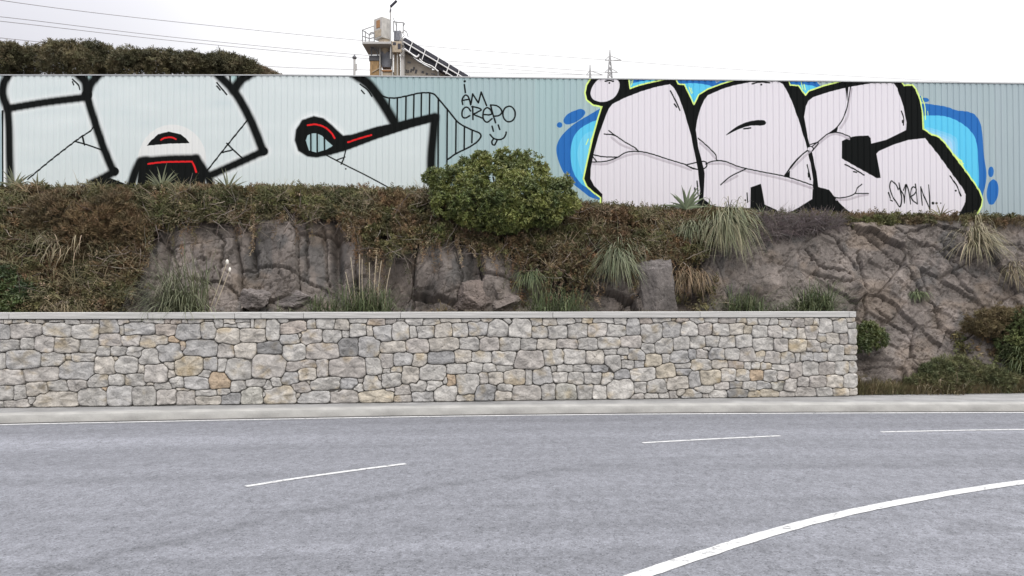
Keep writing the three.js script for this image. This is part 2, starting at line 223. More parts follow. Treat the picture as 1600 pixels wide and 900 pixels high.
// ------------------------------------------------------------------ stone wall: every stone a part, under a concrete coping
const TONES = { a: [0.37, 0.36, 0.345], g: [0.30, 0.292, 0.282], b: [0.27, 0.275, 0.292], d: [0.19, 0.195, 0.21], k: [0.115, 0.118, 0.128], t: [0.42, 0.375, 0.315], y: [0.42, 0.34, 0.205], o: [0.35, 0.23, 0.115], r: [0.28, 0.205, 0.16], p: [0.35, 0.318, 0.298], w: [0.47, 0.452, 0.43], c: [0.29, 0.25, 0.232], e: [0.315, 0.315, 0.27] };
const rows = [
  [0, 5.804, `0 90 40 115 p;45 92 110 122 t;125 92 215 115 g;265 88 320 112 g;328 92 430 128 t;440 93 590 108 g;600 92 725 130 a;730 92 835 122 p;842 90 905 118 g;-55 125 95 262 b;108 118 385 255 p;398 112 655 240 g;660 130 900 262 w;905 90 1085 205 b;1078 92 1172 130 p;1180 85 1275 105 a;1095 140 1132 205 g;1135 115 1400 220 b;-60 268 182 362 g;192 240 328 356 a;312 225 500 382 p;505 250 728 382 t;730 262 895 382 g;905 208 1100 318 c;1105 228 1280 320 p;890 322 1003 415 g;1008 328 1150 412 g;1158 328 1305 412 g;-60 390 58 528 a;72 360 372 528 b;388 392 595 505 g;600 402 655 440 a;662 390 852 470 g;862 425 1050 575 t;1030 425 1110 455 a;1058 420 1250 565 a;1255 485 1308 570 t;-60 535 210 672 p;225 520 532 640 p;545 460 850 628 b;798 590 985 695 g;990 575 1132 680 a;1138 575 1308 680 g;440 640 622 728 g;626 620 798 722 p;250 650 450 780 t;138 680 240 806 g;-60 685 132 815 g;330 735 710 868 t;718 702 970 855 g;925 690 985 730 o;978 685 1205 858 b;1212 688 1420 855 g;50 810 260 885 p;-60 825 45 890 g;268 785 330 832 a`],
  [220, 5.804, `40 85 210 122 a;225 88 275 118 r;280 88 372 122 r;378 90 425 115 p;432 82 570 112 g;580 85 648 100 t;655 88 750 160 g;757 86 850 120 t;762 125 862 152 a;880 112 995 158 a;858 85 995 108 a;1003 88 1028 158 w;1032 85 1125 158 t;1140 98 1260 265 a;1250 82 1320 108 g;1268 115 1500 205 r;150 125 325 230 r;318 125 550 262 b;555 105 685 255 g;690 160 900 295 t;905 170 1140 285 t;1268 222 1430 298 b;252 238 345 292 o;0 225 255 335 t;355 285 432 365 r;150 300 385 465 b;392 265 695 412 b;700 305 845 425 p;852 295 1050 438 t;1058 285 1280 395 k;0 355 185 485 a;1285 310 1490 448 a;310 420 565 585 y;572 425 698 540 b;695 435 795 555 g;760 435 1005 632 a;1015 400 1310 612 p;930 448 1015 470 a;218 465 318 528 t;42 488 250 650 p;252 538 318 612 t;530 540 640 612 a;272 602 392 695 g;398 598 615 712 b;622 562 825 705 o;812 632 950 735 a;957 628 1138 690 a;1112 640 1205 745 g;1178 592 1275 692 a;1278 560 1440 665 b;132 655 298 720 g;70 655 128 682 t;158 715 322 850 p;327 730 495 866 p;502 718 690 770 a;694 715 808 768 g;502 785 730 865 t;737 758 905 873 d;910 702 1105 862 e;1118 685 1415 862 w;1112 728 1150 790 a;190 855 300 878 t;335 705 440 728 t`],
  [440, 5.804, `242 95 315 165 a;318 82 480 165 a;487 85 613 178 t;545 182 613 242 a;612 80 760 115 a;790 82 938 132 r;942 78 1045 120 p;1052 78 1110 97 a;1122 78 1280 132 g;1286 80 1440 135 a;618 122 768 242 a;772 142 828 236 t;836 142 998 280 b;1002 102 1155 266 a;1162 147 1226 245 a;1230 142 1380 246 g;178 172 357 298 p;387 182 545 292 a;155 205 198 238 t;522 252 702 412 k;694 238 892 418 b;892 284 1120 380 t;1130 264 1330 384 c;232 302 520 443 c;188 305 238 340 a;885 387 1010 520 p;1020 387 1196 500 b;1177 394 1310 526 t;432 427 762 603 c;768 430 912 583 a;318 442 428 598 p;48 460 316 538 c;992 507 1102 560 a;1090 498 1243 666 t;1247 492 1490 632 a;922 530 985 568 g;152 507 312 636 t;748 588 903 723 w;872 577 908 638 p;917 570 1083 700 a;262 607 533 713 a;527 617 690 703 d;688 612 748 650 p;78 647 253 748 c;222 625 268 668 t;652 670 746 748 a;1167 647 1312 733 a;1024 682 1168 763 p;152 737 438 860 b;447 718 692 860 p;712 724 1013 850 y;1020 768 1180 848 p;1187 737 1373 848 b;122 752 188 798 t;942 700 1022 738 p;442 725 540 748 a`],
  [660, 5.804, `155 80 345 110 t;357 76 505 104 a;547 76 635 112 t;750 78 833 120 a;987 75 1080 138 a;1085 75 1215 140 t;1222 75 1378 130 a;122 108 265 242 t;272 115 413 245 a;417 102 590 225 b;597 98 778 238 g;787 92 985 248 w;992 142 1136 252 g;1142 142 1308 252 a;67 247 333 362 t;332 242 513 360 g;518 247 695 365 c;700 248 886 368 a;892 256 1032 362 g;1037 262 1213 358 t;1217 262 1400 340 c;507 236 558 258 t;64 377 288 485 d;292 362 440 467 t;447 377 638 467 a;627 367 835 497 w;847 365 1095 528 c;1100 354 1275 495 a;1282 352 1475 486 w;212 484 398 578 a;410 477 543 562 a;550 480 666 556 a;672 500 808 556 a;1167 502 1208 550 a;1218 494 1355 552 a;742 537 933 670 t;927 540 988 670 a;1000 517 1165 668 b;1187 567 1315 646 w;224 582 298 686 o;522 562 598 662 p;600 560 730 666 t;42 640 183 725 a;107 677 305 830 a;314 577 510 758 g;472 677 663 828 d;692 665 813 733 a;812 682 1073 828 p;1082 662 1198 823 g;1212 664 1393 820 e;314 767 465 830 w;642 737 810 830 t;187 607 222 658 a`],
  [880, 5.804, `108 70 165 110 a;168 66 262 125 y;277 68 453 112 a;462 66 580 132 a;682 66 798 122 r;807 66 965 108 a;977 72 1015 90 w;1022 66 1130 112 r;1147 64 1270 122 a;40 122 218 253 g;217 117 392 238 p;400 127 560 238 a;567 80 700 222 b;705 124 888 292 g;897 100 1055 248 b;1072 92 1205 232 w;1217 110 1340 225 c;1262 62 1395 108 g;1240 545 1420 662 y;1285 230 1405 328 a;1268 334 1330 368 a;137 250 303 362 g;312 244 508 345 a;522 230 705 338 c;697 302 818 388 g;827 254 990 393 a;997 237 1143 355 g;1147 232 1280 340 a;8 350 193 488 w;207 360 360 482 t;367 352 478 400 a;487 337 590 405 a;587 347 738 452 b;737 397 886 508 y;892 390 960 472 a;962 362 1128 475 b;1127 354 1200 435 d;1197 352 1308 432 p;1162 442 1328 543 w;380 412 513 550 g;517 412 585 450 a;92 494 253 555 g;262 492 450 560 d;527 452 638 530 g;644 454 733 522 b;44 562 183 675 a;192 560 338 668 g;344 562 450 672 w;460 534 600 632 d;604 517 826 635 w;837 487 1008 612 y;1010 480 1148 523 w;1022 527 1148 590 d;1132 552 1235 695 b;122 672 256 812 g;267 677 383 808 w;395 617 630 805 w;637 647 748 752 g;762 627 928 745 g;937 597 1133 718 t;1192 692 1360 755 a;602 760 728 812 p;737 752 855 808 a;867 742 948 800 a;967 732 1025 800 p;1030 710 1118 758 t;1087 712 1258 805 b;912 617 943 655 a;1252 752 1318 800 p`],
  [1100, 5.808, `127 64 283 122 c;294 66 376 108 a;382 66 480 132 a;490 69 583 138 a;592 69 663 128 a;662 63 728 84 t;740 63 798 80 t;674 86 783 155 a;792 82 905 150 c;907 66 978 128 t;987 86 1038 138 a;1147 66 1213 88 t;1287 70 1343 105 t;1287 110 1362 150 a;77 119 218 225 a;224 117 350 218 t;352 140 428 208 y;440 140 566 242 a;574 134 696 248 p;707 157 833 252 g;842 157 910 255 t;917 142 1023 262 p;1040 80 1156 198 w;1164 87 1283 202 a;132 234 273 335 a;287 222 423 332 a;442 252 623 362 w;630 254 753 370 p;760 264 913 378 y;934 272 1050 375 p;1020 218 1103 285 b;1107 207 1220 305 t;1224 217 1298 305 c;1302 172 1364 300 a;1064 302 1148 375 a;42 342 172 438 b;182 347 316 445 a;317 342 453 458 p;470 370 540 463 w;552 372 683 478 p;692 377 813 482 a;820 388 863 460 a;870 374 983 455 b;987 387 1103 460 b;1112 322 1258 460 a;1264 314 1366 398 p;1257 410 1366 448 a;72 452 213 518 t;217 462 353 523 r;360 472 416 533 a;427 470 498 533 a;502 470 598 533 a;612 492 768 543 w;777 472 883 606 c;892 462 1028 590 g;1042 467 1178 580 c;1187 462 1303 580 a;1310 462 1368 560 a;152 524 278 640 w;287 534 406 638 a;414 542 530 630 o;540 537 656 646 g;657 557 763 628 p;842 607 943 686 p;952 592 1098 690 c;1107 592 1248 700 t;1262 574 1368 700 a;722 620 833 730 p;92 652 220 716 p;227 647 338 703 d;344 647 468 726 g;477 644 593 710 b;612 642 716 736 e;47 717 206 800 w;202 714 393 795 k;397 732 498 792 y;510 714 670 792 y;680 737 820 792 p;827 700 1003 785 p;1012 697 1158 778 g;1164 702 1308 776 t;1312 707 1371 758 t`],
];
for (const k in TONES) TONES[k] = TONES[k].map((c, i) => lerp(c, [0.36, 0.346, 0.325][i], k === 'y' ? 0.66 : 'kdo'.includes(k) ? 0.42 : 0.64) * 1.46);
const U0 = wallA.clone(), uOf = (p) => (p.x - U0.x) * wallDir.x + (p.z - U0.z) * wallDir.z;
{
  const wall = thing('stone_wall', 'low wall of rough pale granite stones with a concrete coping along the road', 'wall', [U0.x, 0, U0.z]);
  wall.rotation.y = Math.atan2(-wallDir.z, wallDir.x); // local x runs along the wall, z towards the road
  const onWall = (px, py) => { const p = onPlane(px, py, U0, wallN); return [uOf(p), p.y]; };
  const boxes = [];
  for (const [ox, k, text] of rows) {
    for (const s of text.split(';')) {
      const q = s.trim().split(' '), [x0, y0, x1, y1] = q.slice(0, 4).map(Number), a = onWall(ox + x0 / k, 485 + y1 / k), b = onWall(ox + x1 / k, 485 + y0 / k);
      const n = { u0: a[0], v0: a[1], u1: b[0], v1: b[1], t: q[4], ox };
      const clash = boxes.some((m) => m.ox !== ox && Math.min(m.u1, n.u1) - Math.max(m.u0, n.u0) > 0 && Math.min(m.v1, n.v1) - Math.max(m.v0, n.v0) > 0 && (Math.min(m.u1, n.u1) - Math.max(m.u0, n.u0)) * (Math.min(m.v1, n.v1) - Math.max(m.v0, n.v0)) > 0.35 * Math.min((m.u1 - m.u0) * (m.v1 - m.v0), (n.u1 - n.u0) * (n.v1 - n.v0)));
      if (!clash) boxes.push(n);
    }
  }
  const R = rng(77); // a little more wall beyond the left edge of the view
  const uL = Math.min(...boxes.map((b) => b.u0)) - 1.5;
  for (let v = 0.13; v < 1.3;) { const h = 0.16 + 0.09 * R(), top = Math.min(v + h, 1.345); for (let u = -0.1 - 0.15 * R(); u > uL;) { const w = 0.2 + 0.25 * R(); const n = { u0: u - w, u1: u - 0.015, v0: v, v1: top - 0.015, t: 'aagbtpp'[Math.floor(R() * 7)], ox: -1 }; if (!boxes.some((m) => m.ox >= 0 && m.u0 < n.u1 && m.v0 < n.v1 && m.v1 > n.v0)) boxes.push(n); u -= w; } v = top; }
  const stoneM = new THREE.MeshStandardMaterial({ vertexColors: true, roughness: 0.92, map: graniteMap, bumpMap: graniteBump, bumpScale: 0.035 });
  boxes.forEach((b, i) => { b.cx = (b.u0 + b.u1) / 2; b.cy = (b.v0 + b.v1) / 2; b.hw = (b.u1 - b.u0) / 2; b.hh = (b.v1 - b.v0) / 2; const r = rng(i * 31 + 5); b.rot = (r() - 0.5) * 0.2; b.sh = (r() - 0.5) * 0.6; b.sk = (r() - 0.5) * 0.36; b.rr = Math.min(b.hw, b.hh) * (0.18 + 0.3 * r()); b.r = r; });
  const sdf = (b, x, y, i) => { let dx = x - b.cx, dy = y - b.cy; const c = Math.cos(b.rot), s = Math.sin(b.rot), lx = dx * c + dy * s, ly = -dx * s + dy * c; const hw = b.hw * (1 + (b.sh * ly) / b.hh * 0.5), hh = b.hh * (1 + (b.sk * lx) / b.hw * 0.5); const qx = Math.abs(lx) - hw + b.rr, qy = Math.abs(ly) - hh + b.rr; return Math.hypot(Math.max(qx, 0), Math.max(qy, 0)) + Math.min(Math.max(qx, qy), 0) - b.rr + 0.012 * vnoise(x * 14 + i * 3.7, y * 14 - i * 1.3) + 0.006 * vnoise(x * 40 + i * 3.7, y * 40); };
  const NR = 36; let made = 0; const extra = [], large = new Set(boxes.map((b, i) => [b.ox >= 0 ? b.hw * b.hh : 0, i]).sort((p, q) => q[0] - p[0]).slice(0, 300).map((q) => q[1]));
  boxes.forEach((b, i) => {
    const near = boxes.map((m, k) => [m, k]).filter(([m, k]) => k !== i && Math.abs(m.cx - b.cx) < m.hw + b.hw + 0.06 && Math.abs(m.cy - b.cy) < m.hh + b.hh + 0.06);
    const rad = [];
    for (let a = 0; a < NR; a++) {
      const an = (a / NR) * 2 * Math.PI, ca = Math.cos(an) * Math.max(b.hw, 0.02), sa = Math.sin(an) * Math.max(b.hh, 0.02); let t = 0.3;
      for (; t < 1.9; t += 0.02) { const x = b.cx + ca * t, y = b.cy + sa * t; if (y < 0.118 || y > 1.357) break; const d = sdf(b, x, y, i); if (d > 0.03) break; let o = 9; for (const [m, k] of near) o = Math.min(o, sdf(m, x, y, k)); if (d > o - 0.006) break; }
      rad.push(t);
    }
    const sm = rad.map((t, a) => (rad[(a + NR - 1) % NR] + 4 * t + rad[(a + 1) % NR]) / 6);
    const minH = Math.min(b.hw, b.hh), bulge = Math.min(0.036, 0.018 + 0.1 * minH) * (0.75 + 0.5 * b.r()), tx = (b.r() - 0.5) * 0.12, ty = (b.r() - 0.5) * 0.12, pro = 0.004 + 0.016 * b.r(), oo = i * 5.37;
    const rings = [[0, -0.04], [0.0005, 0.0], [0.003, 0.5], [0.009, 0.85], [0.022, 0.97], [0.045, 1], [0.08, 1]];
    const pos = [], uv = [], col = [], idx = [], tone = TONES[b.t] || TONES.a, lum = 0.93 + 0.14 * b.r();
    const put = (x, y, z) => { pos.push(x, y, z); uv.push(x + oo, y + oo * 0.7); const n = fbm(x * 9 + oo, y * 9, 0.5, 3), st = sstep(0.15, 0.4, fbm(x * 5 + oo, y * 5, 3.5, 3)), k = lum * (1 + 0.22 * n); col.push(tone[0] * k * (1 - 0.05 * st), tone[1] * k * (1 - 0.13 * st), tone[2] * k * (1 - 0.27 * st)); };
    rings.forEach(([ins, dep], ri) => { for (let a = 0; a < NR; a++) { const an = (a / NR) * 2 * Math.PI, ex = Math.cos(an) * b.hw, ey = Math.sin(an) * b.hh, L = Math.hypot(ex, ey) * sm[a], f = Math.max(0.1, 1 - ins / Math.max(L, 0.02)) * (ri === 6 ? 0.6 : 1), lx = ex * sm[a] * f, ly = ey * sm[a] * f, x = b.cx + lx, y = b.cy + ly; const rough = 0.045 * fbm(x * 11 + oo, y * 11, 0.5, 4) * clamp(dep, 0, 1) * Math.min(1, minH / 0.07); put(x, y, dep <= 0 ? dep : (bulge * dep) + pro * Math.min(1, dep * 2) + (tx * lx + ty * ly) * Math.min(1, dep) + rough); } });
    for (let ri = 0; ri < rings.length - 1; ri++) for (let a = 0; a < NR; a++) { const p = ri * NR + a, q = ri * NR + ((a + 1) % NR); idx.push(p, q, q + NR, p, q + NR, p + NR); }
    put(b.cx, b.cy, bulge + pro + 0.012 * fbm(b.cx * 13 + oo, b.cy * 13, 0.5, 3)); const c = pos.length / 3 - 1, l = (rings.length - 1) * NR; for (let a = 0; a < NR; a++) idx.push(l + a, l + ((a + 1) % NR), c);
    const g = geoFrom(pos, idx, uv, col);
    if (large.has(i)) { part('stone', g, stoneM, wall); made++; } else extra.push(g);
  });
  if (extra.length) part('stones', mergeGeometries(extra), stoneM, wall, true);
  const LW = uOf(wallB), coreL = uL - 0.2;
  const core = new THREE.BoxGeometry(LW - coreL - 0.03, 1.36 - 0.02, 0.36, 60, 8, 1).translate((LW - 0.03 + coreL) / 2, 0.69, -0.19 - 0.008);
  part('mortar_core', core, std(lin(0.25, 0.236, 0.22), 1, { map: concreteMap }), wall);
  const copM = std(lin(0.57, 0.563, 0.545), 0.85, { map: concreteMap, bumpMap: rockBump, bumpScale: 0.003 });
  const joints = [-130, 17, 233, 368, 409, 475, 626, 863, 1092, 1324, 1335].map((px) => onWall(px, 492)[0]); joints[0] = coreL;
  for (let k = 0; k < joints.length - 1; k++) { const w = joints[k + 1] - joints[k] - 0.005; part('coping_slab', new RoundedBoxGeometry(w, 0.09, 0.44, 2, 0.007).translate((joints[k] + joints[k + 1]) / 2, 1.361 + 0.045, -0.165 + 0.002 * (k % 2)), copM, wall); }
  
}

// ------------------------------------------------------------------ corrugated fence with its painting
const bendP = onZ(450, 117.5, 15.5), fTop = bendP.y, farR = (() => { const d = ((472 - 117.5) / (472 - 130.5)) * 15.5; return onZ(1600, 130.5, d); })();
const fDir = V(farR.x - bendP.x, 0, farR.z - bendP.z).normalize(), fN2 = V(-fDir.z, 0, fDir.x); if (fN2.z < 0) fN2.negate();
const fBase = 2.95;
// (distance along the fence from the bend, height) of a pixel's point on it
const onFence = (px, py) => { let p = onPlane(px, py, bendP, V(0, 0, 1)); if (p.x <= bendP.x) return [p.x - bendP.x, p.y]; p = onPlane(px, py, bendP, fN2); return [(p.x - bendP.x) * fDir.x + (p.z - bendP.z) * fDir.z, p.y]; };
{
  const sSplit = onFence(836, 200)[0], sL = onFence(-230, 200)[0], sR = onFence(1780, 200)[0], cw = 2048, ch = 512;
  const canv = [[sL, sSplit], [sSplit, sR]].map(([s0, s1]) => { const cv = document.createElement('canvas'); cv.width = cw; cv.height = ch; const c = cv.getContext('2d'); c.lineJoin = c.lineCap = 'round'; return { cv, c, s0, s1, k: cw / (s1 - s0) }; });
  const H = fTop - fBase;
  let C; // canvas being painted
  const P = (px, py) => { const [s, y] = onFence(px, py); return [(s - C.s0) * C.k, ((fTop - y) / H) * ch]; };
  const unit = () => C.k * 15.7 / F; // canvas pixels per photograph pixel (roughly)
  const tile = (ox, oy, k) => (pts) => pts.map(([x, y]) => P(ox + x / k, oy + y / k));
  const path = (pts, smooth, closed) => { const c = C.c; c.beginPath(); if (!smooth || pts.length < 3) { pts.forEach(([x, y], i) => (i ? c.lineTo(x, y) : c.moveTo(x, y))); } else { const cu = new THREE.CatmullRomCurve3(pts.map(([x, y]) => V(x, y, 0)), closed, 'centripetal'); cu.getPoints(pts.length * 8).forEach((q, i) => (i ? c.lineTo(q.x, q.y) : c.moveTo(q.x, q.y))); } if (closed) c.closePath(); };
  const BLACK = '#0d1010', RED = '#df2326', LIME = '#dcf58c';
  const line = (pts, w, col = BLACK, smooth = true) => { path(pts, smooth); C.c.strokeStyle = col; C.c.lineWidth = w * unit(); C.c.stroke(); };
  const spray = (pts, w) => { path(pts, true); for (const [e, al] of [[8, 0.07], [5.5, 0.12], [3.2, 0.2], [1.2, 0.4]]) { C.c.globalAlpha = al; C.c.strokeStyle = BLACK; C.c.lineWidth = (w + e) * unit(); C.c.stroke(); } C.c.globalAlpha = 1; C.c.lineWidth = w * 0.86 * unit(); C.c.stroke(); };
  const halo = (pts, w) => { path(pts, true); for (const [e, al] of [[16, 0.12], [10, 0.2], [5, 0.3]]) { C.c.globalAlpha = al; C.c.strokeStyle = '#eef2f2'; C.c.lineWidth = (w + e) * unit(); C.c.stroke(); } C.c.globalAlpha = 1; };
  const fill = (pts, col, smooth = false) => { path(pts, smooth, true); C.c.fillStyle = col; C.c.fill(); };
  const dot = ([[x, y]], r, col = BLACK) => { C.c.beginPath(); C.c.arc(x, y, r * unit(), 0, 7); C.c.fillStyle = col; C.c.fill(); };
  const bare = () => { // bare coated sheet: pale teal, greyer to the right, with rain streaks and faint blotches
    const c = C.c, R = rng(C.s0 < 0 ? 5 : 6); const g = c.createLinearGradient(0, 0, cw, 0); if (C.s0 < 0) { g.addColorStop(0, '#a5bdc4'); g.addColorStop(1, '#a4b8ba'); } else { g.addColorStop(0, '#a3babc'); g.addColorStop(0.8, '#a3b1b6'); g.addColorStop(1, '#9eabb1'); } c.fillStyle = g; c.fillRect(0, 0, cw, ch);
    for (let i = 0; i < 260; i++) { c.globalAlpha = 0.03 + 0.05 * R(); c.fillStyle = R() > 0.5 ? '#7d9195' : '#c6d4d6'; c.fillRect(R() * cw, R() * 200 - 60, 1 + 5 * R(), 80 + 420 * R()); }
    c.globalAlpha = 1;
  };
  // left piece
  C = canv[0]; bare();
  const A = tile(0, 90, 430 * 0 + 1600 / 430), B = tile(400, 90, 1600 / 430), E = tile(680, 100, 1597 / 220);
  fill([P(4, 100), P(551, 100), P(560, 120), P(600, 170), P(620, 190), P(560, 215), P(620, 205), P(684, 184), P(674, 270), P(672, 350), P(4, 350)], '#ced7d8');
  { const R = rng(12); for (let i = 0; i < 60; i++) { const [x, y] = P(20 + R() * 640, 125 + R() * 170); C.c.globalAlpha = 0.1 + 0.1 * R(); const g = C.c.createRadialGradient(x, y, 0, x, y, 60); g.addColorStop(0, R() > 0.35 ? '#e4eaea' : '#b4c6cb'); g.addColorStop(1, 'rgba(212,220,221,0)'); C.c.fillStyle = g; C.c.save(); C.c.translate(x, y); C.c.scale(1.6, 0.5); C.c.translate(-x, -y); C.c.fillRect(x - 70, y - 70, 140, 140); C.c.restore(); } C.c.globalAlpha = 1; }
  fill(A([[500, 60], [560, 60], [520, 170], [508, 190]]), '#a9c4c4'); fill(A([[1320, 60], [1410, 60], [1370, 150], [1345, 165]]), '#a9c4c4');
  const k1 = [[62, 60], [50, 98], [25, 140], [15, 200], [25, 250], [45, 300]], k2 = [[45, 300], [52, 400], [55, 560], [58, 680], [60, 780]], k3 = [[50, 295], [250, 262], [490, 232]], k4 = [[430, 60], [455, 98], [495, 140], [505, 215]], k5 = [[610, 60], [575, 98], [530, 150], [505, 215]], k6 = [[505, 225], [540, 340], [600, 520], [655, 655]], k7 = [[662, 665], [600, 700], [530, 735], [500, 760]], k8 = [[1225, 60], [1265, 98], [1360, 195], [1450, 350], [1530, 545]], k9 = [[1500, 60], [1450, 98], [1400, 130], [1360, 190]], k10 = [[1530, 545], [1400, 605], [1210, 690]], tz = [[740, 790], [762, 735], [818, 605], [850, 597]];
  for (const k of [k1, k2, k3, k6, k8, k10]) halo(A(k), 11);
  fill(A([[30, 310], [34, 790], [22, 790], [20, 320]]), '#eef1f1');
  { const [x, y] = A([[1000, 600]])[0]; C.c.fillStyle = '#dcdedd'; C.c.beginPath(); C.c.ellipse(x, y, 53 * unit(), 60 * unit(), 0, 0, 7); C.c.fill(); }
  spray(A(k1), 10.5); spray(A(k2), 9.5); spray(A(k3), 10); spray(A(k4), 11.5); spray(A(k5), 11); dot(A([[505, 215]]), 8); spray(A(k6), 10); dot(A([[665, 662]]), 7); spray(A(k7), 10.5); fill(A([[640, 700], [745, 740], [745, 790], [530, 790], [530, 735]]), BLACK);
  spray(A(k8), 11); spray(A(k9), 12.5); spray(A(k10), 10); dot(A([[1530, 545]]), 7);
  spray(A(tz), 11); spray(A([[1140, 585], [1170, 630], [1212, 700], [1230, 760]]), 10); spray(A([[818, 602], [980, 588], [1140, 585]]), 9); fill(A([[815, 610], [1140, 588], [1190, 680], [1195, 790], [790, 790]]), BLACK);
  fill(A([[853, 512], [880, 480], [920, 445], [980, 430], [1050, 446], [1082, 472], [1102, 497], [980, 500]]), BLACK);
  line(A([[860, 618], [940, 608], [1115, 604]]), 3, RED); line(A([[1115, 604], [1130, 632], [1140, 665]]), 3, RED); line(A([[935, 478], [960, 466], [1000, 464], [1022, 474]]), 2.8, RED);
  for (const q of [[[545, 402], [520, 430], [480, 455]], [[480, 455], [435, 487]], [[435, 487], [300, 592], [160, 708]], [[478, 455], [490, 508]], [[435, 487], [510, 508], [600, 540]], [[1440, 362], [1320, 510], [1195, 668]], [[1318, 498], [1360, 540], [1415, 590]], [[1290, 552], [1350, 537]], [[420, 125], [455, 160], [463, 185]], [[420, 140], [428, 158]], [[1260, 145], [1318, 215]], [[1260, 165], [1280, 188]], [[505, 80], [507, 170]], [[543, 80], [535, 140]], [[1333, 80], [1340, 160]], [[1382, 80], [1380, 140]]]) line(A(q), 2.2);
  line(A([[14, 310], [15, 780]]), 3);
  // the loop, its bar and the hatched side
  halo(B([[250, 540], [228, 480], [240, 400], [335, 343], [440, 395], [505, 458]]), 4);
  spray(B([[540, 60], [575, 98], [650, 150], [730, 255], [800, 370]]), 13);
  const loop = [[505, 456], [470, 425], [440, 395], [390, 355], [335, 343], [270, 365], [235, 420], [228, 480], [248, 540], [300, 572], [350, 578], [430, 563], [520, 538], [700, 470], [900, 405], [1060, 362], [1062, 335], [1040, 328], [1000, 334], [900, 358], [805, 383], [700, 405], [560, 450]];
  { path(B(loop), false, true); for (const [e, al] of [[5, 0.1], [3, 0.2], [1.4, 0.4]]) { C.c.globalAlpha = al; C.c.strokeStyle = BLACK; C.c.lineWidth = e * unit(); C.c.stroke(); } C.c.globalAlpha = 1; fill(B(loop), BLACK); }
  fill(B([[288, 480], [300, 452], [325, 440], [355, 440], [385, 455], [415, 485], [447, 512], [410, 535], [350, 552], [308, 540]]), '#a5bec1');
  for (const x of [318, 355, 397]) line(B([[x, 440], [x + 1, 555]]), 2.2);
  line(B([[300, 393], [345, 388], [400, 405], [440, 440], [457, 468]]), 3, RED); line(B([[535, 492], [600, 470], [670, 450]]), 3, RED);
  spray(B([[1040, 345], [1030, 450], [1020, 560], [1016, 720]]), 11);
  line(B([[605, 155], [650, 190], [673, 225]]), 2); line(B([[613, 190], [630, 210]]), 2);
  line(B([[700, 185], [740, 225], [800, 235], [880, 222], [960, 205], [1030, 210], [1065, 245], [1120, 310], [1180, 380], [1250, 418], [1300, 440], [1308, 455], [1290, 485], [1240, 520], [1160, 560], [1115, 592]]), 2.5);
  for (const [x, a, b] of [[775, 240, 330], [822, 235, 380], [872, 225, 375], [918, 218, 365], [962, 208, 355], [1010, 207, 330], [1060, 235, 700], [1112, 298, 640], [1163, 365, 560], [1212, 400, 535], [1257, 425, 495]]) line(B([[x, a], [x - 2, b]]), 2.4);
  line(B([[410, 568], [520, 625], [650, 690], [780, 760]]), 1.9); line(B([[525, 525], [508, 590], [495, 620]]), 1.9); line(B([[465, 597], [517, 578]]), 1.9); dot(B([[522, 647]]), 1.2);
  // i AM CREPO and the face under it
  dot(E([[335, 195]]), 1.9); for (const q of [[[330, 232], [343, 325]], [[312, 458], [305, 410], [325, 365], [345, 352], [370, 365], [390, 410], [402, 462]], [[308, 412], [388, 400]], [[402, 532], [375, 497], [345, 490], [315, 515], [303, 560], [312, 600], [345, 612], [392, 585]], [[425, 480], [428, 630]], [[415, 485], [470, 492], [522, 518], [480, 545], [430, 570]], [[430, 570], [530, 612]], [[545, 575], [640, 568], [620, 510], [590, 495], [555, 520], [542, 575], [550, 630], [585, 660], [645, 620]], [[628, 465], [655, 570], [685, 665]], [[628, 465], [690, 470], [745, 510], [755, 550], [720, 585], [660, 590]], [[645, 705], [660, 762]], [[715, 692], [732, 742]], [[622, 800], [660, 840], [720, 858], [775, 840], [800, 800], [805, 772]], [[660, 850], [643, 880], [650, 912], [672, 918], [690, 890], [705, 858]]]) line(E(q), 2.4);
  for (const q of [[405, 460, 425, 340], [425, 340, 490, 440], [490, 440, 522, 318], [522, 318, 583, 472]]) line(E([[q[0], q[1]], [q[2], q[3]]]), 2.4);
  line(E(Array.from({ length: 25 }, (_, i) => [838 + 70 * Math.cos(i * 0.2618), 567 + 88 * Math.sin(i * 0.2618)])), 2.4);
  // right piece
  C = canv[1]; bare();
  const K = tile(840, 90, 1488 / 430), D = tile(1200, 90, 1385 / 400), G = tile(1320, 180, 1575 / 280), BLUE = '#2c6cb4', CYAN = '#5ec4e8', LAV = '#dcd8de';
  fill(K([[350, 275], [270, 315], [190, 365], [125, 430], [102, 490], [125, 590], [170, 660], [240, 720], [300, 760], [420, 760], [330, 330]]), BLUE, true);
  fill(K([[345, 340], [250, 370], [200, 420], [180, 490], [185, 590], [210, 650], [262, 700], [420, 720], [340, 500]]), CYAN, true);
  { C.c.globalAlpha = 0.35; fill(K([[250, 420], [300, 400], [270, 560], [250, 640], [215, 520]]), '#9adbf2', true); C.c.globalAlpha = 1; }
  fill(K([[140, 340], [160, 308], [205, 285], [240, 278], [258, 296], [240, 325], [190, 355], [152, 360]]), BLUE, true); dot(K([[119, 364]]), 4.3, BLUE);
  fill(D([[815, 258], [920, 258], [980, 270], [1020, 285], [1080, 292], [1122, 310], [1145, 345], [1160, 400], [1170, 540], [1182, 640], [1165, 740], [1150, 800], [1060, 800], [900, 500]]), BLUE, true);
  fill(D([[820, 325], [900, 313], [970, 320], [1040, 350], [1100, 400], [1130, 460], [1138, 560], [1140, 700], [1125, 760], [1000, 700], [830, 420]]), CYAN, true);
  for (const [e, al] of [[0, 0.3], [12, 0.3], [24, 0.5]]) { C.c.globalAlpha = al; fill(D([[850, 380 + e], [940 - e * 0.4, 398 + e], [1018 - e, 435 + e], [1030 - e, 520], [1065 - e, 610], [940, 520], [860, 420]]), '#b9d3ee', true); } C.c.globalAlpha = 1;
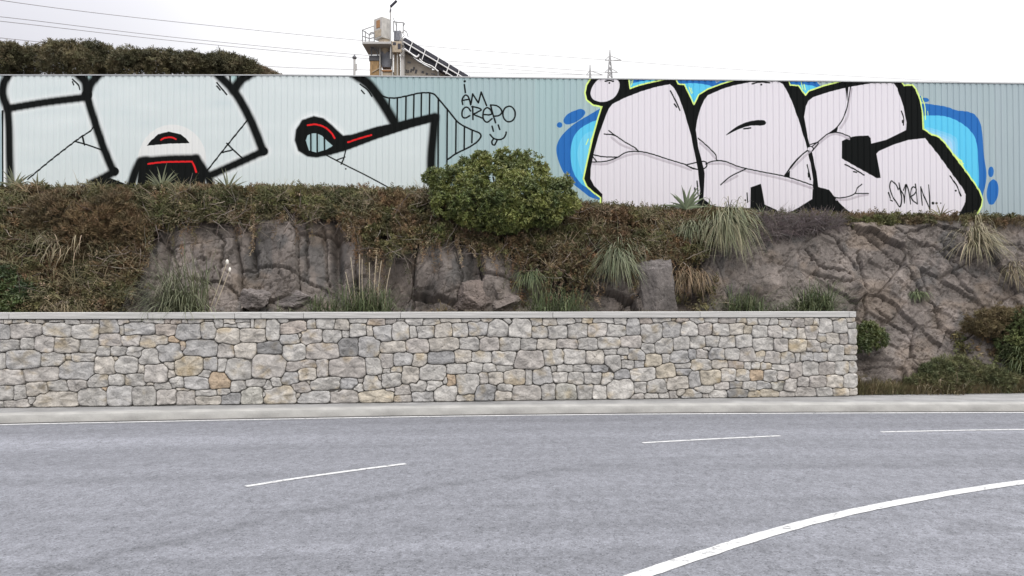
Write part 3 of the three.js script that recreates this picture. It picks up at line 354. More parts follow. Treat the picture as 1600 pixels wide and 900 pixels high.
  { const [x, y] = D([[1207, 618]])[0], [x2, y2] = D([[1215, 727]])[0], [x3, y3] = D([[850, 229]])[0], u = unit() / (1385 / 400); C.c.fillStyle = BLUE; for (const [a, b, rx, ry, r] of [[x, y, 15, 29, 0.05], [x2, y2, 33, 70, 0.13], [x3, y3, 24, 12, 0]]) { C.c.beginPath(); C.c.ellipse(a, b, rx * u, ry * u, r, 0, 7); C.c.fill(); } }
  fill(D([[812, 205], [828, 208], [836, 240], [818, 240]]), BLUE);
  // black body with its lime outline
  const c2d = (pts) => pts.map(([x, y]) => { const px = 840 + x / (1488 / 430); return [(px - 1200) * (1385 / 400), y * (1385 / 400) / (1488 / 430)]; });
  const body = [...K([[300, 60], [292, 112], [268, 150], [260, 190], [268, 225], [300, 252], [352, 263], [330, 330], [300, 440], [268, 580], [252, 655], [268, 692], [300, 722], [345, 755], [345, 860]]), ...D([[1090, 900], [1128, 850], [1152, 800], [1158, 768], [1140, 720], [1115, 682], [1060, 605], [1000, 525], [960, 470], [930, 438], [905, 424], [885, 422], [868, 408], [838, 388], [834, 300], [820, 230], [800, 175], [780, 152], [735, 154], [715, 128], [700, 60]])];
  path(body, false, true); C.c.strokeStyle = LIME; C.c.lineWidth = 5 * unit(); C.c.stroke(); fill(body, BLACK);
  const notch = (pts, cy) => { fill(pts, BLUE); C.c.save(); path(pts, false, true); C.c.clip(); fill(cy, CYAN, true); C.c.restore(); line(pts.slice(1, -1), 2.2, LIME, false); };
  notch(K([[492, 60], [492, 105], [500, 167], [545, 150], [600, 136], [695, 116], [700, 60]]), K([[495, 150], [560, 128], [640, 122], [600, 160], [500, 175]]));
  notch(K([[745, 60], [745, 112], [760, 142], [795, 146], [846, 253], [872, 200], [920, 170], [1000, 140], [1075, 118], [1080, 60]]), K([[780, 150], [850, 138], [950, 160], [880, 190], [846, 260]]));
  { C.c.globalAlpha = 0.8; fill(K([[955, 110], [980, 105], [985, 128], [965, 138]]), '#a9b4c6'); C.c.globalAlpha = 1; }
  notch(D([[105, 60], [110, 118], [122, 148], [165, 151], [203, 203], [222, 180], [300, 152], [410, 124], [420, 60]]), D([[170, 150], [230, 150], [260, 160], [205, 210]]));
  fill(D([[255, 110], [420, 110], [395, 128], [285, 152], [270, 140]]), '#a3b1b6'); line(D([[222, 180], [300, 152], [410, 124]]), 2.2, LIME, false);
  for (const q of [[[505, 118], [507, 150]], [[515, 120], [512, 142]], [[820, 160], [832, 195]], [[830, 165], [838, 190]]]) line(K(q), 1.2, LIME); for (const q of [[[180, 130], [190, 170]], [[195, 145], [202, 175]], [[832, 208], [848, 260], [852, 335]], [[865, 290], [867, 310]], [[1000, 515], [1030, 548], [1058, 575]], [[1010, 530], [1050, 560]], [[1045, 560], [1060, 600]]]) line(D(q), 1.5, LIME);
  for (const q of [[[275, 440], [262, 470]], [[310, 395], [285, 455]], [[300, 420], [278, 500]]]) line(K(q), 1.5, LIME);
  // pale faces of the letters
  fill(K([[330, 118], [300, 150], [286, 195], [300, 225], [355, 240], [415, 215], [442, 165], [440, 128], [410, 112], [370, 108]]), LAV, true);
  fill([...K([[715, 143], [640, 158], [560, 182], [470, 217], [405, 250], [385, 275], [370, 310], [330, 420], [305, 510], [287, 600], [285, 655], [305, 692], [350, 738], [350, 900], [760, 900], [868, 790], [880, 720], [868, 610], [855, 545], [830, 420], [800, 315], [770, 225], [740, 165]])], LAV);
  fill(K([[1300, 128], [1150, 132], [1060, 150], [1000, 168], [920, 203], [900, 230], [882, 270], [862, 340], [855, 390], [868, 480], [888, 560], [904, 625], [900, 700], [896, 765], [940, 800], [1040, 812], [1150, 814], [1152, 702], [1208, 682], [1228, 795], [1290, 822], [1320, 860], [1410, 812], [1485, 765], [1490, 660], [1476, 570], [1450, 460], [1410, 330], [1370, 222], [1330, 145]]), LAV);
  fill(D([[680, 138], [560, 138], [430, 160], [330, 185], [245, 213], [220, 232], [205, 262], [195, 320], [215, 430], [240, 520], [262, 620], [272, 700], [330, 715], [360, 752], [400, 800], [450, 842], [470, 900], [1010, 900], [1045, 830], [1070, 780], [1072, 740], [1050, 700], [1000, 632], [920, 522], [850, 435], [760, 445], [680, 470], [600, 505], [586, 520], [610, 650], [590, 650], [500, 602], [400, 545], [400, 455], [440, 432], [545, 424], [555, 440], [558, 466], [640, 445], [748, 392], [750, 350], [738, 280], [722, 230], [700, 165]]), LAV);
  fill(D([[400, 452], [440, 432], [480, 424], [545, 422], [555, 435], [558, 470], [582, 512], [610, 650], [590, 652], [500, 602], [400, 545]]), BLACK);
  fill(K([[850, 800], [870, 780], [900, 765], [960, 815], [960, 840], [850, 835]]), BLACK);
  // cracks: a soft grey band below, black lines over it
  const GREY = 'rgba(186,180,188,0.8)';
  for (const q of [[[300, 575], [370, 575], [440, 545], [500, 525], [560, 520], [640, 545], [760, 582], [830, 608]], [[920, 575], [1010, 575], [1100, 606], [1330, 658], [1480, 704]], [[400, 432], [450, 470], [520, 498]], [[880, 462], [930, 508], [960, 545]], [[1015, 675], [1080, 640]]]) line(K(q), 3.6, GREY);
  for (const q of [[[130, 668], [240, 708]], [[130, 600], [215, 520], [340, 418], [380, 415], [440, 440]], [[395, 380], [430, 320], [440, 240], [452, 170]], [[370, 768], [430, 768], [500, 748], [540, 742]]]) line(D(q), 3.6, GREY);
  for (const q of [[[290, 522], [350, 535], [430, 538]], [[290, 565], [370, 560], [430, 540], [480, 512], [555, 508], [620, 522], [700, 548], [800, 578]], [[800, 578], [840, 600], [895, 602], [915, 585], [908, 563], [800, 580]], [[910, 575], [940, 562], [1000, 558], [1090, 590], [1200, 615], [1330, 640], [1400, 660], [1488, 690]], [[868, 435], [930, 490], [965, 530], [968, 552], [1005, 560]], [[360, 413], [415, 420], [470, 455], [530, 490], [545, 505]], [[385, 395], [420, 422]], [[1335, 640], [1385, 570], [1430, 525], [1482, 488]], [[990, 688], [1040, 645], [1130, 600]], [[290, 525], [318, 560]]]) line(K(q), 1.7);
  for (const q of [[[530, 485], [550, 506], [528, 498]], [[800, 580], [840, 600], [870, 604]], [[1335, 640], [1362, 622], [1362, 652]]]) fill(K(q), BLACK);
  for (const q of [[[90, 640], [120, 610], [118, 652]], [[330, 412], [380, 372], [372, 404]], [[418, 150], [428, 238], [436, 150]], [[340, 745], [365, 770], [345, 775]]]) fill(D(q), BLACK);
  for (const q of [[[90, 640], [140, 575], [180, 530], [215, 500], [280, 448], [330, 410], [380, 405], [445, 428]], [[330, 410], [370, 380], [400, 340], [425, 280], [440, 200], [450, 150]], [[275, 705], [320, 720], [360, 755], [420, 755], [470, 735], [485, 705], [508, 685]], [[470, 735], [545, 735]], [[225, 480], [245, 490], [240, 505]], [[230, 470], [272, 460], [245, 500]]]) line(D(q), 1.6);
  fill(D([[215, 485], [232, 480], [245, 492], [238, 506], [214, 500]]), LAV); line(D([[215, 485], [232, 480], [245, 492], [238, 506]]), 1.3);
  fill(K([[1018, 420], [1080, 372], [1150, 344], [1225, 340], [1236, 352], [1225, 364], [1150, 368], [1085, 388]]), BLACK, true);
  for (const q of [[[718, 180], [745, 230], [770, 285]], [[740, 250], [752, 268]], [[1115, 385], [1152, 380]], [[1160, 142], [1200, 132], [1255, 136]], [[862, 668], [868, 740]], [[850, 705], [852, 725]], [[1133, 732], [1136, 782]], [[365, 128], [388, 124], [410, 128]]]) line(K(q), 2);
  for (const q of [[[722, 290], [735, 330], [733, 365]], [[728, 340], [728, 352]], [[212, 580], [222, 620], [230, 660]], [[218, 625], [220, 645]], [[418, 578], [470, 605], [520, 635]], [[463, 617], [480, 621]], [[985, 640], [1020, 690], [1045, 748]]]) line(D(q), 2);
  for (const p of [[388, 137], [1210, 146], [1123, 771]]) dot(K([p]), 1.4); dot(D([[1016, 720]]), 1.5);
  for (const q of [[[470, 655], [450, 610], [410, 578], [395, 620], [410, 690], [450, 760], [485, 805], [500, 745], [490, 660], [478, 595]], [[478, 640], [515, 700], [525, 770]], [[515, 660], [540, 608], [530, 700], [525, 772]], [[545, 615], [560, 660], [580, 780]], [[575, 720], [615, 690], [630, 650], [600, 630], [580, 690], [600, 750], [640, 780]], [[620, 605], [632, 690], [640, 775]], [[668, 630], [672, 700], [682, 790]], [[672, 645], [710, 740], [750, 828]], [[750, 828], [748, 720], [738, 612]], [[385, 680], [393, 705], [400, 730]], [[400, 745], [420, 755]]]) line(G(q), 1.8);
  for (const [x, r] of [[775, 2.2], [808, 1.6], [845, 1.2]]) dot(G([[x, 773]]), r);
  // the sheets, their top trim and the posts behind them
  const fence = thing('graffiti_fence', 'long corrugated metal fence with large black, white and blue graffiti lettering', 'fence', [bendP.x, fBase, bendP.z]);
  const prof = [[0, 0], [0.074, 0], [0.086, -0.012], [0.116, -0.012], [0.128, 0]], pitch = 0.128;
  const depthAt = (s) => poly(prof, ((s % pitch) + pitch) % pitch);
  const sheetGeo = (s0, s1, cv, right) => {
    const pos = [], uv = [], idx = []; let xs = [];
    for (let k = Math.floor(s0 / pitch); k <= Math.ceil(s1 / pitch); k++) for (const [dx, dz] of prof.slice(0, 4)) { const s = k * pitch + dx; if (s > s0 + 1e-4 && s < s1 - 1e-4) xs.push([s, dz]); }
    xs = [[s0, depthAt(s0)], ...xs, [s1, depthAt(s1)]];
    xs.forEach(([s, d], i) => { for (let j = 0; j <= 6; j++) { const y = (j / 6) * H, w = 0.004 * fbm(s * 0.8, y * 0.7, 3.5, 2); const z = d + w; if (right) pos.push(fDir.x * s + fN2.x * z, y, fDir.z * s + fN2.z * z); else pos.push(s, y, z); uv.push((s - cv.s0) / (cv.s1 - cv.s0), y / H); } if (i) for (let j = 0; j < 6; j++) { const b = i * 7 + j, a = b - 7; idx.push(a, b, b + 1, a, b + 1, a + 1); } });
    let g = geoFrom(pos, idx, uv); g = g.toNonIndexed(); g.computeVertexNormals(); return g;
  };
  const mats = canv.map(({ cv }) => { const t = new THREE.CanvasTexture(cv); t.colorSpace = THREE.SRGBColorSpace; t.anisotropy = 8; return new THREE.MeshPhysicalMaterial({ map: t, roughness: 0.85, specularIntensity: 0.3, side: THREE.DoubleSide }); });
  const wPan = 1.024; // sheets one metre wide, lapped at a rib
  const runs = []; for (let s = Math.floor(sL / wPan) * wPan; s < sR; s += wPan) { const cuts = [s, ...[0, sSplit].filter((q) => q > s && q < s + wPan), s + wPan]; for (let i = 0; i < cuts.length - 1; i++) { const a = Math.max(cuts[i], sL), b = Math.min(cuts[i + 1], sR); if (b - a > 0.01) runs.push([a, b]); } }
  for (const [a, b] of runs) { const m = (a + b) / 2, n = m < sSplit ? 0 : 1; part('corrugated_sheet', sheetGeo(a, b, canv[n], m > 0), mats[n], fence); }
  const trimM = std(lin(0.42, 0.43, 0.44), 0.5, { metalness: 0.3 }), along = (s, z, y) => (s <= 0 ? V(s, y, z) : V(fDir.x * s + fN2.x * z, y, fDir.z * s + fN2.z * z));
  const bar = (name, s0, s1, w, h, y, z, m) => { const a = along(s0, z, y), b = along(s1, z, y), g = new THREE.BoxGeometry(a.distanceTo(b), h, w); const q = part(name, g, m, fence); q.position.copy(a).add(b).multiplyScalar(0.5); q.rotation.y = Math.atan2(-(b.z - a.z), b.x - a.x); };
  bar('top_trim', sL, -0.002, 0.05, 0.022, H + 0.002, -0.012, trimM); bar('top_trim', 0.002, sR, 0.05, 0.022, H + 0.002, -0.012, trimM);
  for (const y of [0.4, 1.5, 2.6]) { bar('rail', sL, -0.01, 0.05, 0.06, y, -0.07, trimM); bar('rail', 0.01, sR, 0.05, 0.06, y, -0.07, trimM); }
  for (let s = sL + 0.5; s < sR; s += 3) bar('post', s, s + 0.08, 0.08, H, H / 2 - 0.02, -0.14, trimM);
}

// ------------------------------------------------------------------ vegetation
const leafM = (c, extra = {}) => new THREE.MeshPhysicalMaterial({ color: c, roughness: 0.75, side: THREE.DoubleSide, vertexColors: false, transmission: 0.18, thickness: 0, ...extra });
const matteM = new THREE.MeshStandardMaterial({ color: 0xffffff, roughness: 0.85, side: THREE.DoubleSide });
const bladeM = new THREE.MeshStandardMaterial({ vertexColors: true, roughness: 0.7, side: THREE.DoubleSide });
// one leaf: a folded, pointed quad pair along +y, appended to the arrays
function addLeaf(P, I, base, dir, side, len, wid, fold = 0.25, droop = 0.15) {
  const n = dir.clone().cross(side).normalize(), o = P.length / 3, mid = base.clone().addScaledVector(dir, len * 0.5).addScaledVector(n, len * 0.06), tip = base.clone().addScaledVector(dir, len).addScaledVector(n, -len * droop);
  const l = mid.clone().addScaledVector(side, wid / 2).addScaledVector(n, wid * fold), r = mid.clone().addScaledVector(side, -wid / 2).addScaledVector(n, wid * fold);
  for (const p of [base, l, mid, r, tip]) P.push(p.x, p.y, p.z); I.push(o, o + 2, o + 1, o, o + 3, o + 2, o + 1, o + 2, o + 4, o + 2, o + 3, o + 4);
}
const rdir = (R) => { const z = R() * 2 - 1, a = R() * 6.283, s = Math.sqrt(1 - z * z); return V(s * Math.cos(a), z, s * Math.sin(a)); };
function clusterGeo(seed, n, spread, len, wid, up = 0.6, stem = 0) { // a tuft of leaves round a short stem along +y
  const R = rng(seed), P = [], I = [];
  for (let i = 0; i < n; i++) { const d = rdir(R); d.y = Math.abs(d.y) * 0.6 + up; d.normalize(); const s = d.clone().cross(rdir(R)).normalize(), b = V((R() - 0.5) * spread, R() * stem, (R() - 0.5) * spread); addLeaf(P, I, b, d, s, len * (0.7 + 0.5 * R()), wid * (0.8 + 0.4 * R())); }
  return geoFrom(P, I);
}
function sprigGeo(seed, n, L, len, wid) { // a creeping twig set with short narrow leaves
  const R = rng(seed), P = [], I = [], bend = (R() - 0.5) * 0.5;
  for (let i = 0; i < n; i++) { const t = (i + R()) / n, a = i * 2.4 + R(), b = V(bend * L * t * t, L * t, 0.2 * bend * L * t), d = V(Math.cos(a), 0.55 + 0.5 * R(), Math.sin(a)).normalize(), s = d.clone().cross(rdir(R)).normalize(); addLeaf(P, I, b, d, s, len * (1.1 - 0.5 * t) * (0.8 + 0.4 * R()), wid, 0.3, 0.1); }
  const o = P.length / 3, w = 0.0035; P.push(-w, 0, 0, w, 0, 0, bend * L + w * 0.5, L, 0.2 * bend * L); I.push(o, o + 1, o + 2);
  return geoFrom(P, I);
}
function tuftGeo(seed, n, len, wid, spread = 0.06, lean = 0.7, droop = 0.5) { // short grass, seen from everywhere
  const R = rng(seed), P = [], I = [];
  for (let i = 0; i < n; i++) { const a = R() * 6.283, d = V(Math.cos(a) * lean * R(), 1, Math.sin(a) * lean * R()).normalize(), b = V((R() - 0.5) * spread, 0, (R() - 0.5) * spread), L = len * (0.5 + 0.7 * R()), s = V(-Math.sin(a), 0, Math.cos(a)).multiplyScalar(wid / 2), o = P.length / 3; for (let k = 0; k <= 3; k++) { const t = k / 3, p = b.clone().addScaledVector(d, L * t); p.y -= droop * L * t * t * 0.5; p.x += Math.cos(a) * droop * L * t * t * 0.4; p.z += Math.sin(a) * droop * L * t * t * 0.4; const w = 1 - t * 0.95; P.push(p.x + s.x * w, p.y, p.z + s.z * w, p.x - s.x * w, p.y, p.z - s.z * w); if (k) { const q = o + k * 2; I.push(q - 2, q - 1, q, q - 1, q + 1, q); } } }
  return geoFrom(P, I);
}
// many copies of one small geometry: list of {p, n (axis), s, c, turn}
function scatter(name, geo, mat, list, parent) {
  const m = new THREE.InstancedMesh(geo, mat, list.length), q = new THREE.Quaternion(), q2 = new THREE.Quaternion(), M = new THREE.Matrix4(), up = V(0, 1, 0), S = V(1, 1, 1), col = new THREE.Color();
  list.forEach((e, i) => { q.setFromUnitVectors(up, e.n.clone().normalize()); q2.setFromAxisAngle(up, e.turn || 0); q.multiply(q2); S.setScalar(e.s); M.compose(e.p, q, S); m.setMatrixAt(i, M); col.setRGB(...e.c); m.setColorAt(i, col); });
  m.name = name; m.castShadow = m.receiveShadow = true; m.userData.kind = 'stuff'; (parent || scene).add(m); return m;
}
const mixc = (a, b, t) => a.map((v, i) => lerp(v, b[i], t)), jit = (c, R, a = 0.3) => { const k = 1 - a / 2 + a * R(); return c.map((v) => v * k * (0.94 + 0.12 * R())); };
const PAL = { olive: [0.108, 0.104, 0.042], dark: [0.04, 0.042, 0.018], brown: [0.155, 0.1, 0.054], rust: [0.18, 0.098, 0.045], tan: [0.36, 0.28, 0.185], green: [0.115, 0.14, 0.04], grey: [0.17, 0.145, 0.135] };

// creeping cover: brown and olive mats spilling over the crest
{
  const R = rng(900), N = 17000, kinds = [[], [], [], []];
  const density = (px, py) => {
    const mb = poly(matBottomPx, px) + 26 * fbm(px / 17, 2.5, 0.5, 3) - 5, top = 1;
    let d = sstep(mb + 4, mb - 10, py) * top;
    if (py > 440 && px < 240) d = Math.max(d, 0.9 * sstep(238, 190, px));
    if (px > 780 && px < 920 && py > 420) d = Math.max(d, 0.35); if (px > 1055 && px < 1140 && py > 395) d = Math.max(d, 0.75 * sstep(1055, 1070, px) * sstep(1140, 1120, px));
    if (px > 1480 && py > 470) d = Math.max(d, 0.9 * sstep(0, 30, py - 478 - 0.35 * Math.abs(px - 1555)) * (py < 545 ? 1 : 0.6)); if (px > 1345 && py > 560) d = Math.max(d, 0.95 * sstep(lerp(596, 572, sstep(1380, 1560, px)) + 14 * fbm(px / 20, 1.5, 0.5), 606, py));
    const hole = fbm(px / 30, py / 18, 51.5, 3); return d * (hole < -0.16 ? 0.05 : 1);
  };
  let tries = 0, placed = 0;
  while (placed < N && tries < 400000) {
    tries++; const px = -90 + 1780 * R(), crest = poly(crestPx, px), mb = poly(matBottomPx, px), py = R() < 0.86 ? lerp(crest - 1, mb + 14, R()) : lerp(440, 622, R());
    if (R() > density(px, py)) continue; if (py > 488 && px < 1337) continue;
    const lo = lump(px, py), big = py < mb + 15 ? 0.07 + 0.7 * lo + 0.1 * sstep(mb - 60, mb, py) : 0.05 + 0.4 * lo, thick = Math.max(0.01, big) * (0.3 + 0.7 * R() ** 0.5) * (px > 1170 && py < 360 ? 0.35 : 1) * (py < crest + 12 ? 0.5 : 1);
    const p = bankAt(px, py, thick); const fall = py > mb - 30 ? -0.55 : 0.35, n = bankN.clone().multiplyScalar(0.6).add(rdir(R).multiplyScalar(0.75)).add(V(0, fall, 0));
    const a = fbm(px / 42, py / 20, 61.5, 3), b = fbm(px / 30, py / 18, 71.5, 3), redder = px < 240 || (px > 560 && px < 900) || (px > 900 && px < 1080 && py > 340);
    let c = mixc(PAL.olive, PAL.brown, sstep(-0.12, 0.2, a + (redder ? 0.05 : -0.08))); c = mixc(c, PAL.rust, 0.45 * sstep(0.12, 0.35, b + (redder ? 0.05 : -0.1))); c = mixc(c, PAL.green, 0.5 * sstep(0.12, 0.32, -b - (px < 230 ? 0.05 : 0))); const cl = fbm(px / 16, py / 11, 101.5, 3); c = c.map((q) => q * clamp(1 + 1.5 * cl, 0.5, 1.75)); if (R() < 0.04) c = PAL.tan; c = mixc(c, PAL.dark, R() * 0.45); if (py > 468 && py < 490) c = mixc(c, PAL.tan, 0.25 * R());
    kinds[Math.floor(R() * 4)].push({ p, n, s: (0.7 + 0.7 * R()) * (py < crest + 6 ? 0.7 : 1), c: jit(c, R), turn: R() * 6.28 }); placed++;
  }
  // the plateau's edge, along the foot of the fence
  for (let i = 0; i < 9000; i++) { const px = -80 + 1760 * R(), c0 = bankAt(px, poly(crestPx, px)), back = 1.9 * R(), y = lerp(c0.y, 3.3, Math.min(1, back / 6)); const p = V(c0.x, y + 0.05 * R() + 0.09 * Math.max(0, fbm(px / 25, back * 2, 5.5)), c0.z - back); let c = mixc(PAL.olive, PAL.brown, sstep(-0.1, 0.25, fbm(px / 40, back, 81.5))); kinds[i % 4].push({ p, n: rdir(R).add(V(0, 1.1, 0.3)), s: 0.6 + 0.6 * R(), c: jit(mixc(c, PAL.dark, 0.4 * R()), R), turn: R() * 6.28 }); }
  kinds.forEach((l, i) => scatter(numbered('creeping_cover'), i < 2 ? sprigGeo(20 + i, 15, 0.15, 0.065, 0.018) : clusterGeo(20 + i, 12, 0.05, 0.085, 0.026, 0.5, 0.06), matteM, l));
  for (let k = 0; k < 210; k++) { const px = -60 + 1150 * R(), tall = (px > 540 && px < 680) || px > 900 ? 1.3 : 1, r = (0.07 + 0.12 * R() ** 2) * tall, c0 = bankAt(px, poly(crestPx, px) + 2).add(V(0, -0.02, -0.25 * R())), hue = mixc(PAL.olive, R() < 0.4 ? PAL.brown : [0.075, 0.08, 0.034], R()); for (let i = 0; i < 26; i++) { const d = rdir(R); d.y = Math.abs(d.y) * 1.1; kinds[2 + (i % 2)].push({ p: c0.clone().addScaledVector(d, r * (0.5 + 0.5 * R())), n: d.add(V(0, 0.4, 0.2)), s: 0.6 + 0.5 * R(), c: jit(hue, R, 0.5), turn: R() * 6 }); } }
  for (let k = 0; k < 520; k++) { // bushy domes that overhang one another, each of one hue
    const px = -40 + 1215 * R(), mb = poly(matBottomPx, px), c = poly(crestPx, px), py = lerp(c + 8, mb + 2, R()); if (py > 478 || (py > mb - 6 && R() < 0.4)) continue;
    const r = (0.09 + 0.17 * R() ** 1.6) * (px > 1000 ? 0.8 : 1), c0 = bankAt(px, py, 0.05 + 0.8 * Math.max(0, lump(px, py)) + 0.1 * R()), a = fbm(px / 60, py / 30, 121.5, 2) + (px < 240 ? 0.06 : px > 560 ? 0.04 : -0.05) + 0.5 * (R() - 0.5);
    let hue = a > 0.13 ? mixc(PAL.brown, PAL.rust, R()) : mixc(PAL.olive, R() < 0.3 ? PAL.green : [0.085, 0.09, 0.036], R()); if (R() < 0.07) hue = mixc(hue, PAL.tan, 0.5); hue = hue.map((q) => q * (0.7 + 0.75 * R()));
    const n = Math.round(30 + 1500 * r * r); for (let i = 0; i < n; i++) { const d = rdir(R); d.z = Math.abs(d.z); if (d.y < -0.15) d.y *= -0.8; const q = r * (0.55 + 0.5 * R()); kinds[i % 4].push({ p: c0.clone().add(V(d.x * q * 1.25, d.y * q * 0.75, d.z * q)), n: d.clone().add(V(0, py > mb - 14 ? -0.35 : 0.25, 0.15)).add(rdir(R).multiplyScalar(0.35)), s: 0.65 + 0.55 * R(), c: jit(hue, R, 0.55), turn: R() * 6 }); }
  }
  // strands that trail from the lower edge
  const strand = [[], []]; for (let k = 0; k < 200; k++) { const px = R() < 0.75 ? 545 + 560 * R() : 20 + 540 * R(), mb = poly(matBottomPx, px); let x = px, y = mb - 16 + 8 * R(); const len = 2 + 11 * R() ** 2.5, hue = mixc(PAL.brown, [PAL.olive, PAL.tan, PAL.dark, PAL.rust][Math.floor(R() * 4)], R()); for (let i = 0; i < len && y < 480; i++) { x += (R() - 0.5) * 5; y += 4 + 3 * R(); strand[i % 2].push({ p: bankAt(x, y, 0.14 + 0.1 * R()), n: V((R() - 0.5) * 0.8, -1, 0.5 + 0.4 * R()), s: 0.6 + 0.5 * R(), c: jit(hue, R, 0.5), turn: R() * 6 }); } }
  strand.forEach((l, i) => scatter(numbered('trailing_strands'), i ? sprigGeo(28, 9, 0.16, 0.05, 0.013) : clusterGeo(29, 8, 0.05, 0.08, 0.014, 0.3, 0.08), matteM, l));
  // long grass mixed through the mats
  const lg = []; for (let i = 0; i < 1300; i++) { const px = -40 + 1200 * R(), c = poly(crestPx, px), py = lerp(c + 4, poly(matBottomPx, px) + 8, R()); if (fbm(px / 36, py / 24, 111.5, 2) < (px < 250 ? -0.15 : 0.03) || (py > 486)) continue; lg.push({ p: bankAt(px, py, 0.08 + 0.7 * Math.max(0, lump(px, py)) + 0.06 * R()), n: bankN.clone().add(V((R() - 0.5) * 1.2, 0.5, 0)), s: 0.8 + 0.8 * R(), c: jit(mixc([0.12, 0.12, 0.055], PAL.tan, R() ** 2.5), R, 0.4), turn: R() * 6 }); }
  scatter('long_grass', tuftGeo(8, 11, 0.26, 0.008, 0.08, 1.1, 0.9), matteM, lg);
  // bare woody twigs woven through the cover
  const tw = [], P = [], I = []; { let q = V(0, 0, 0), d = V(0, 1, 0); const RR = rng(4); for (let k = 0; k <= 6; k++) { const w = 0.005 * (1 - k / 8); P.push(q.x - w, q.y, q.z, q.x + w, q.y, q.z, q.x, q.y, q.z + w * 1.6); if (k) { const o = (k - 1) * 3; for (const [a, b] of [[0, 1], [1, 2], [2, 0]]) I.push(o + a, o + b, o + 3 + b, o + a, o + 3 + b, o + 3 + a); } d.add(rdir(RR).multiplyScalar(0.35)).normalize(); q = q.clone().addScaledVector(d, 0.055); } }
  for (let i = 0; i < 900; i++) { const px = 10 + 1130 * R(), py = lerp(poly(crestPx, px) + 16, poly(matBottomPx, px) + 22, R()); if (py > 480) continue; tw.push({ p: bankAt(px, py, 0.1 + Math.max(0, lump(px, py)) + 0.1 * R()), n: rdir(R).add(V(0, -0.25, 0.1)), s: 0.6 + 0.9 * R(), c: jit(mixc([0.32, 0.27, 0.23], [0.14, 0.11, 0.09], R()), R), turn: R() * 6 }); }
  for (let i = 0; i < 2400; i++) { const px = 1160 + 140 * R() + 20 * R(), py = lerp(343, 385 - 0.18 * (px - 1160), R()); tw.push({ p: bankAt(px, py, 0.02 + 0.2 * R() * (1 - ((px - 1225) / 90) ** 2 * 0.8)), n: rdir(R).add(V(0.1, 0.1, 0.2)), s: 0.45 + 0.5 * R(), c: jit(mixc([0.22, 0.185, 0.18], [0.1, 0.08, 0.078], R()), R), turn: R() * 6 }); }
  scatter('bare_twigs', geoFrom(P, I), matteM, tw);
  // short dry grass: along the crest to the right, on the wall-top strip and on the verge
  const gr = []; for (let i = 0; i < 6400; i++) { const u = R(); let p, c = PAL.olive, s = 1, n = V(0, 1, 0); if (u < 0.42) { const px = 1050 + 620 * R(), c0 = bankAt(px, poly(crestPx, px) + 10 * R() * R()); p = c0.add(V(0, 0.0, -1.3 * R() ** 1.5)); s = 0.55 + 0.75 * R(); n = V(0.3, 1, 0.5); c = mixc([0.12, 0.1, 0.045], PAL.brown, R()); } else if (u < 0.62) { const px = -60 + 1390 * R(); p = onY(px, 490, 1.34); p = V(((px - CX) / F) * (wallDist(0) + 0.7), 1.34, -wallDist(((px - CX) / F) * 12) - 0.32 - 0.5 * R()); s = 0.6 + 0.6 * R(); c = mixc([0.1, 0.105, 0.04], [0.2, 0.15, 0.085], fbm(px / 40, 1.5, 0.5) > 0 ? R() : 0.4 * R()); } else { const x = wallB.x + 0.05 + 4.6 * R(), b = R() ** 1.6; p = V(x, PAVE + 0.3 * b * 0.4, -wallDist(x) - 0.12 - 0.38 * b); s = 0.7 + 1.1 * R(); c = mixc([0.26, 0.2, 0.115], [0.1, 0.1, 0.04], R()); } gr.push({ p, n: n.add(rdir(R).multiplyScalar(0.35)), s, c: jit(c, R), turn: R() * 6 }); }
  scatter('dry_grass', tuftGeo(3, 14, 0.17, 0.006, 0.07, 0.8, 0.5), matteM, gr);
}

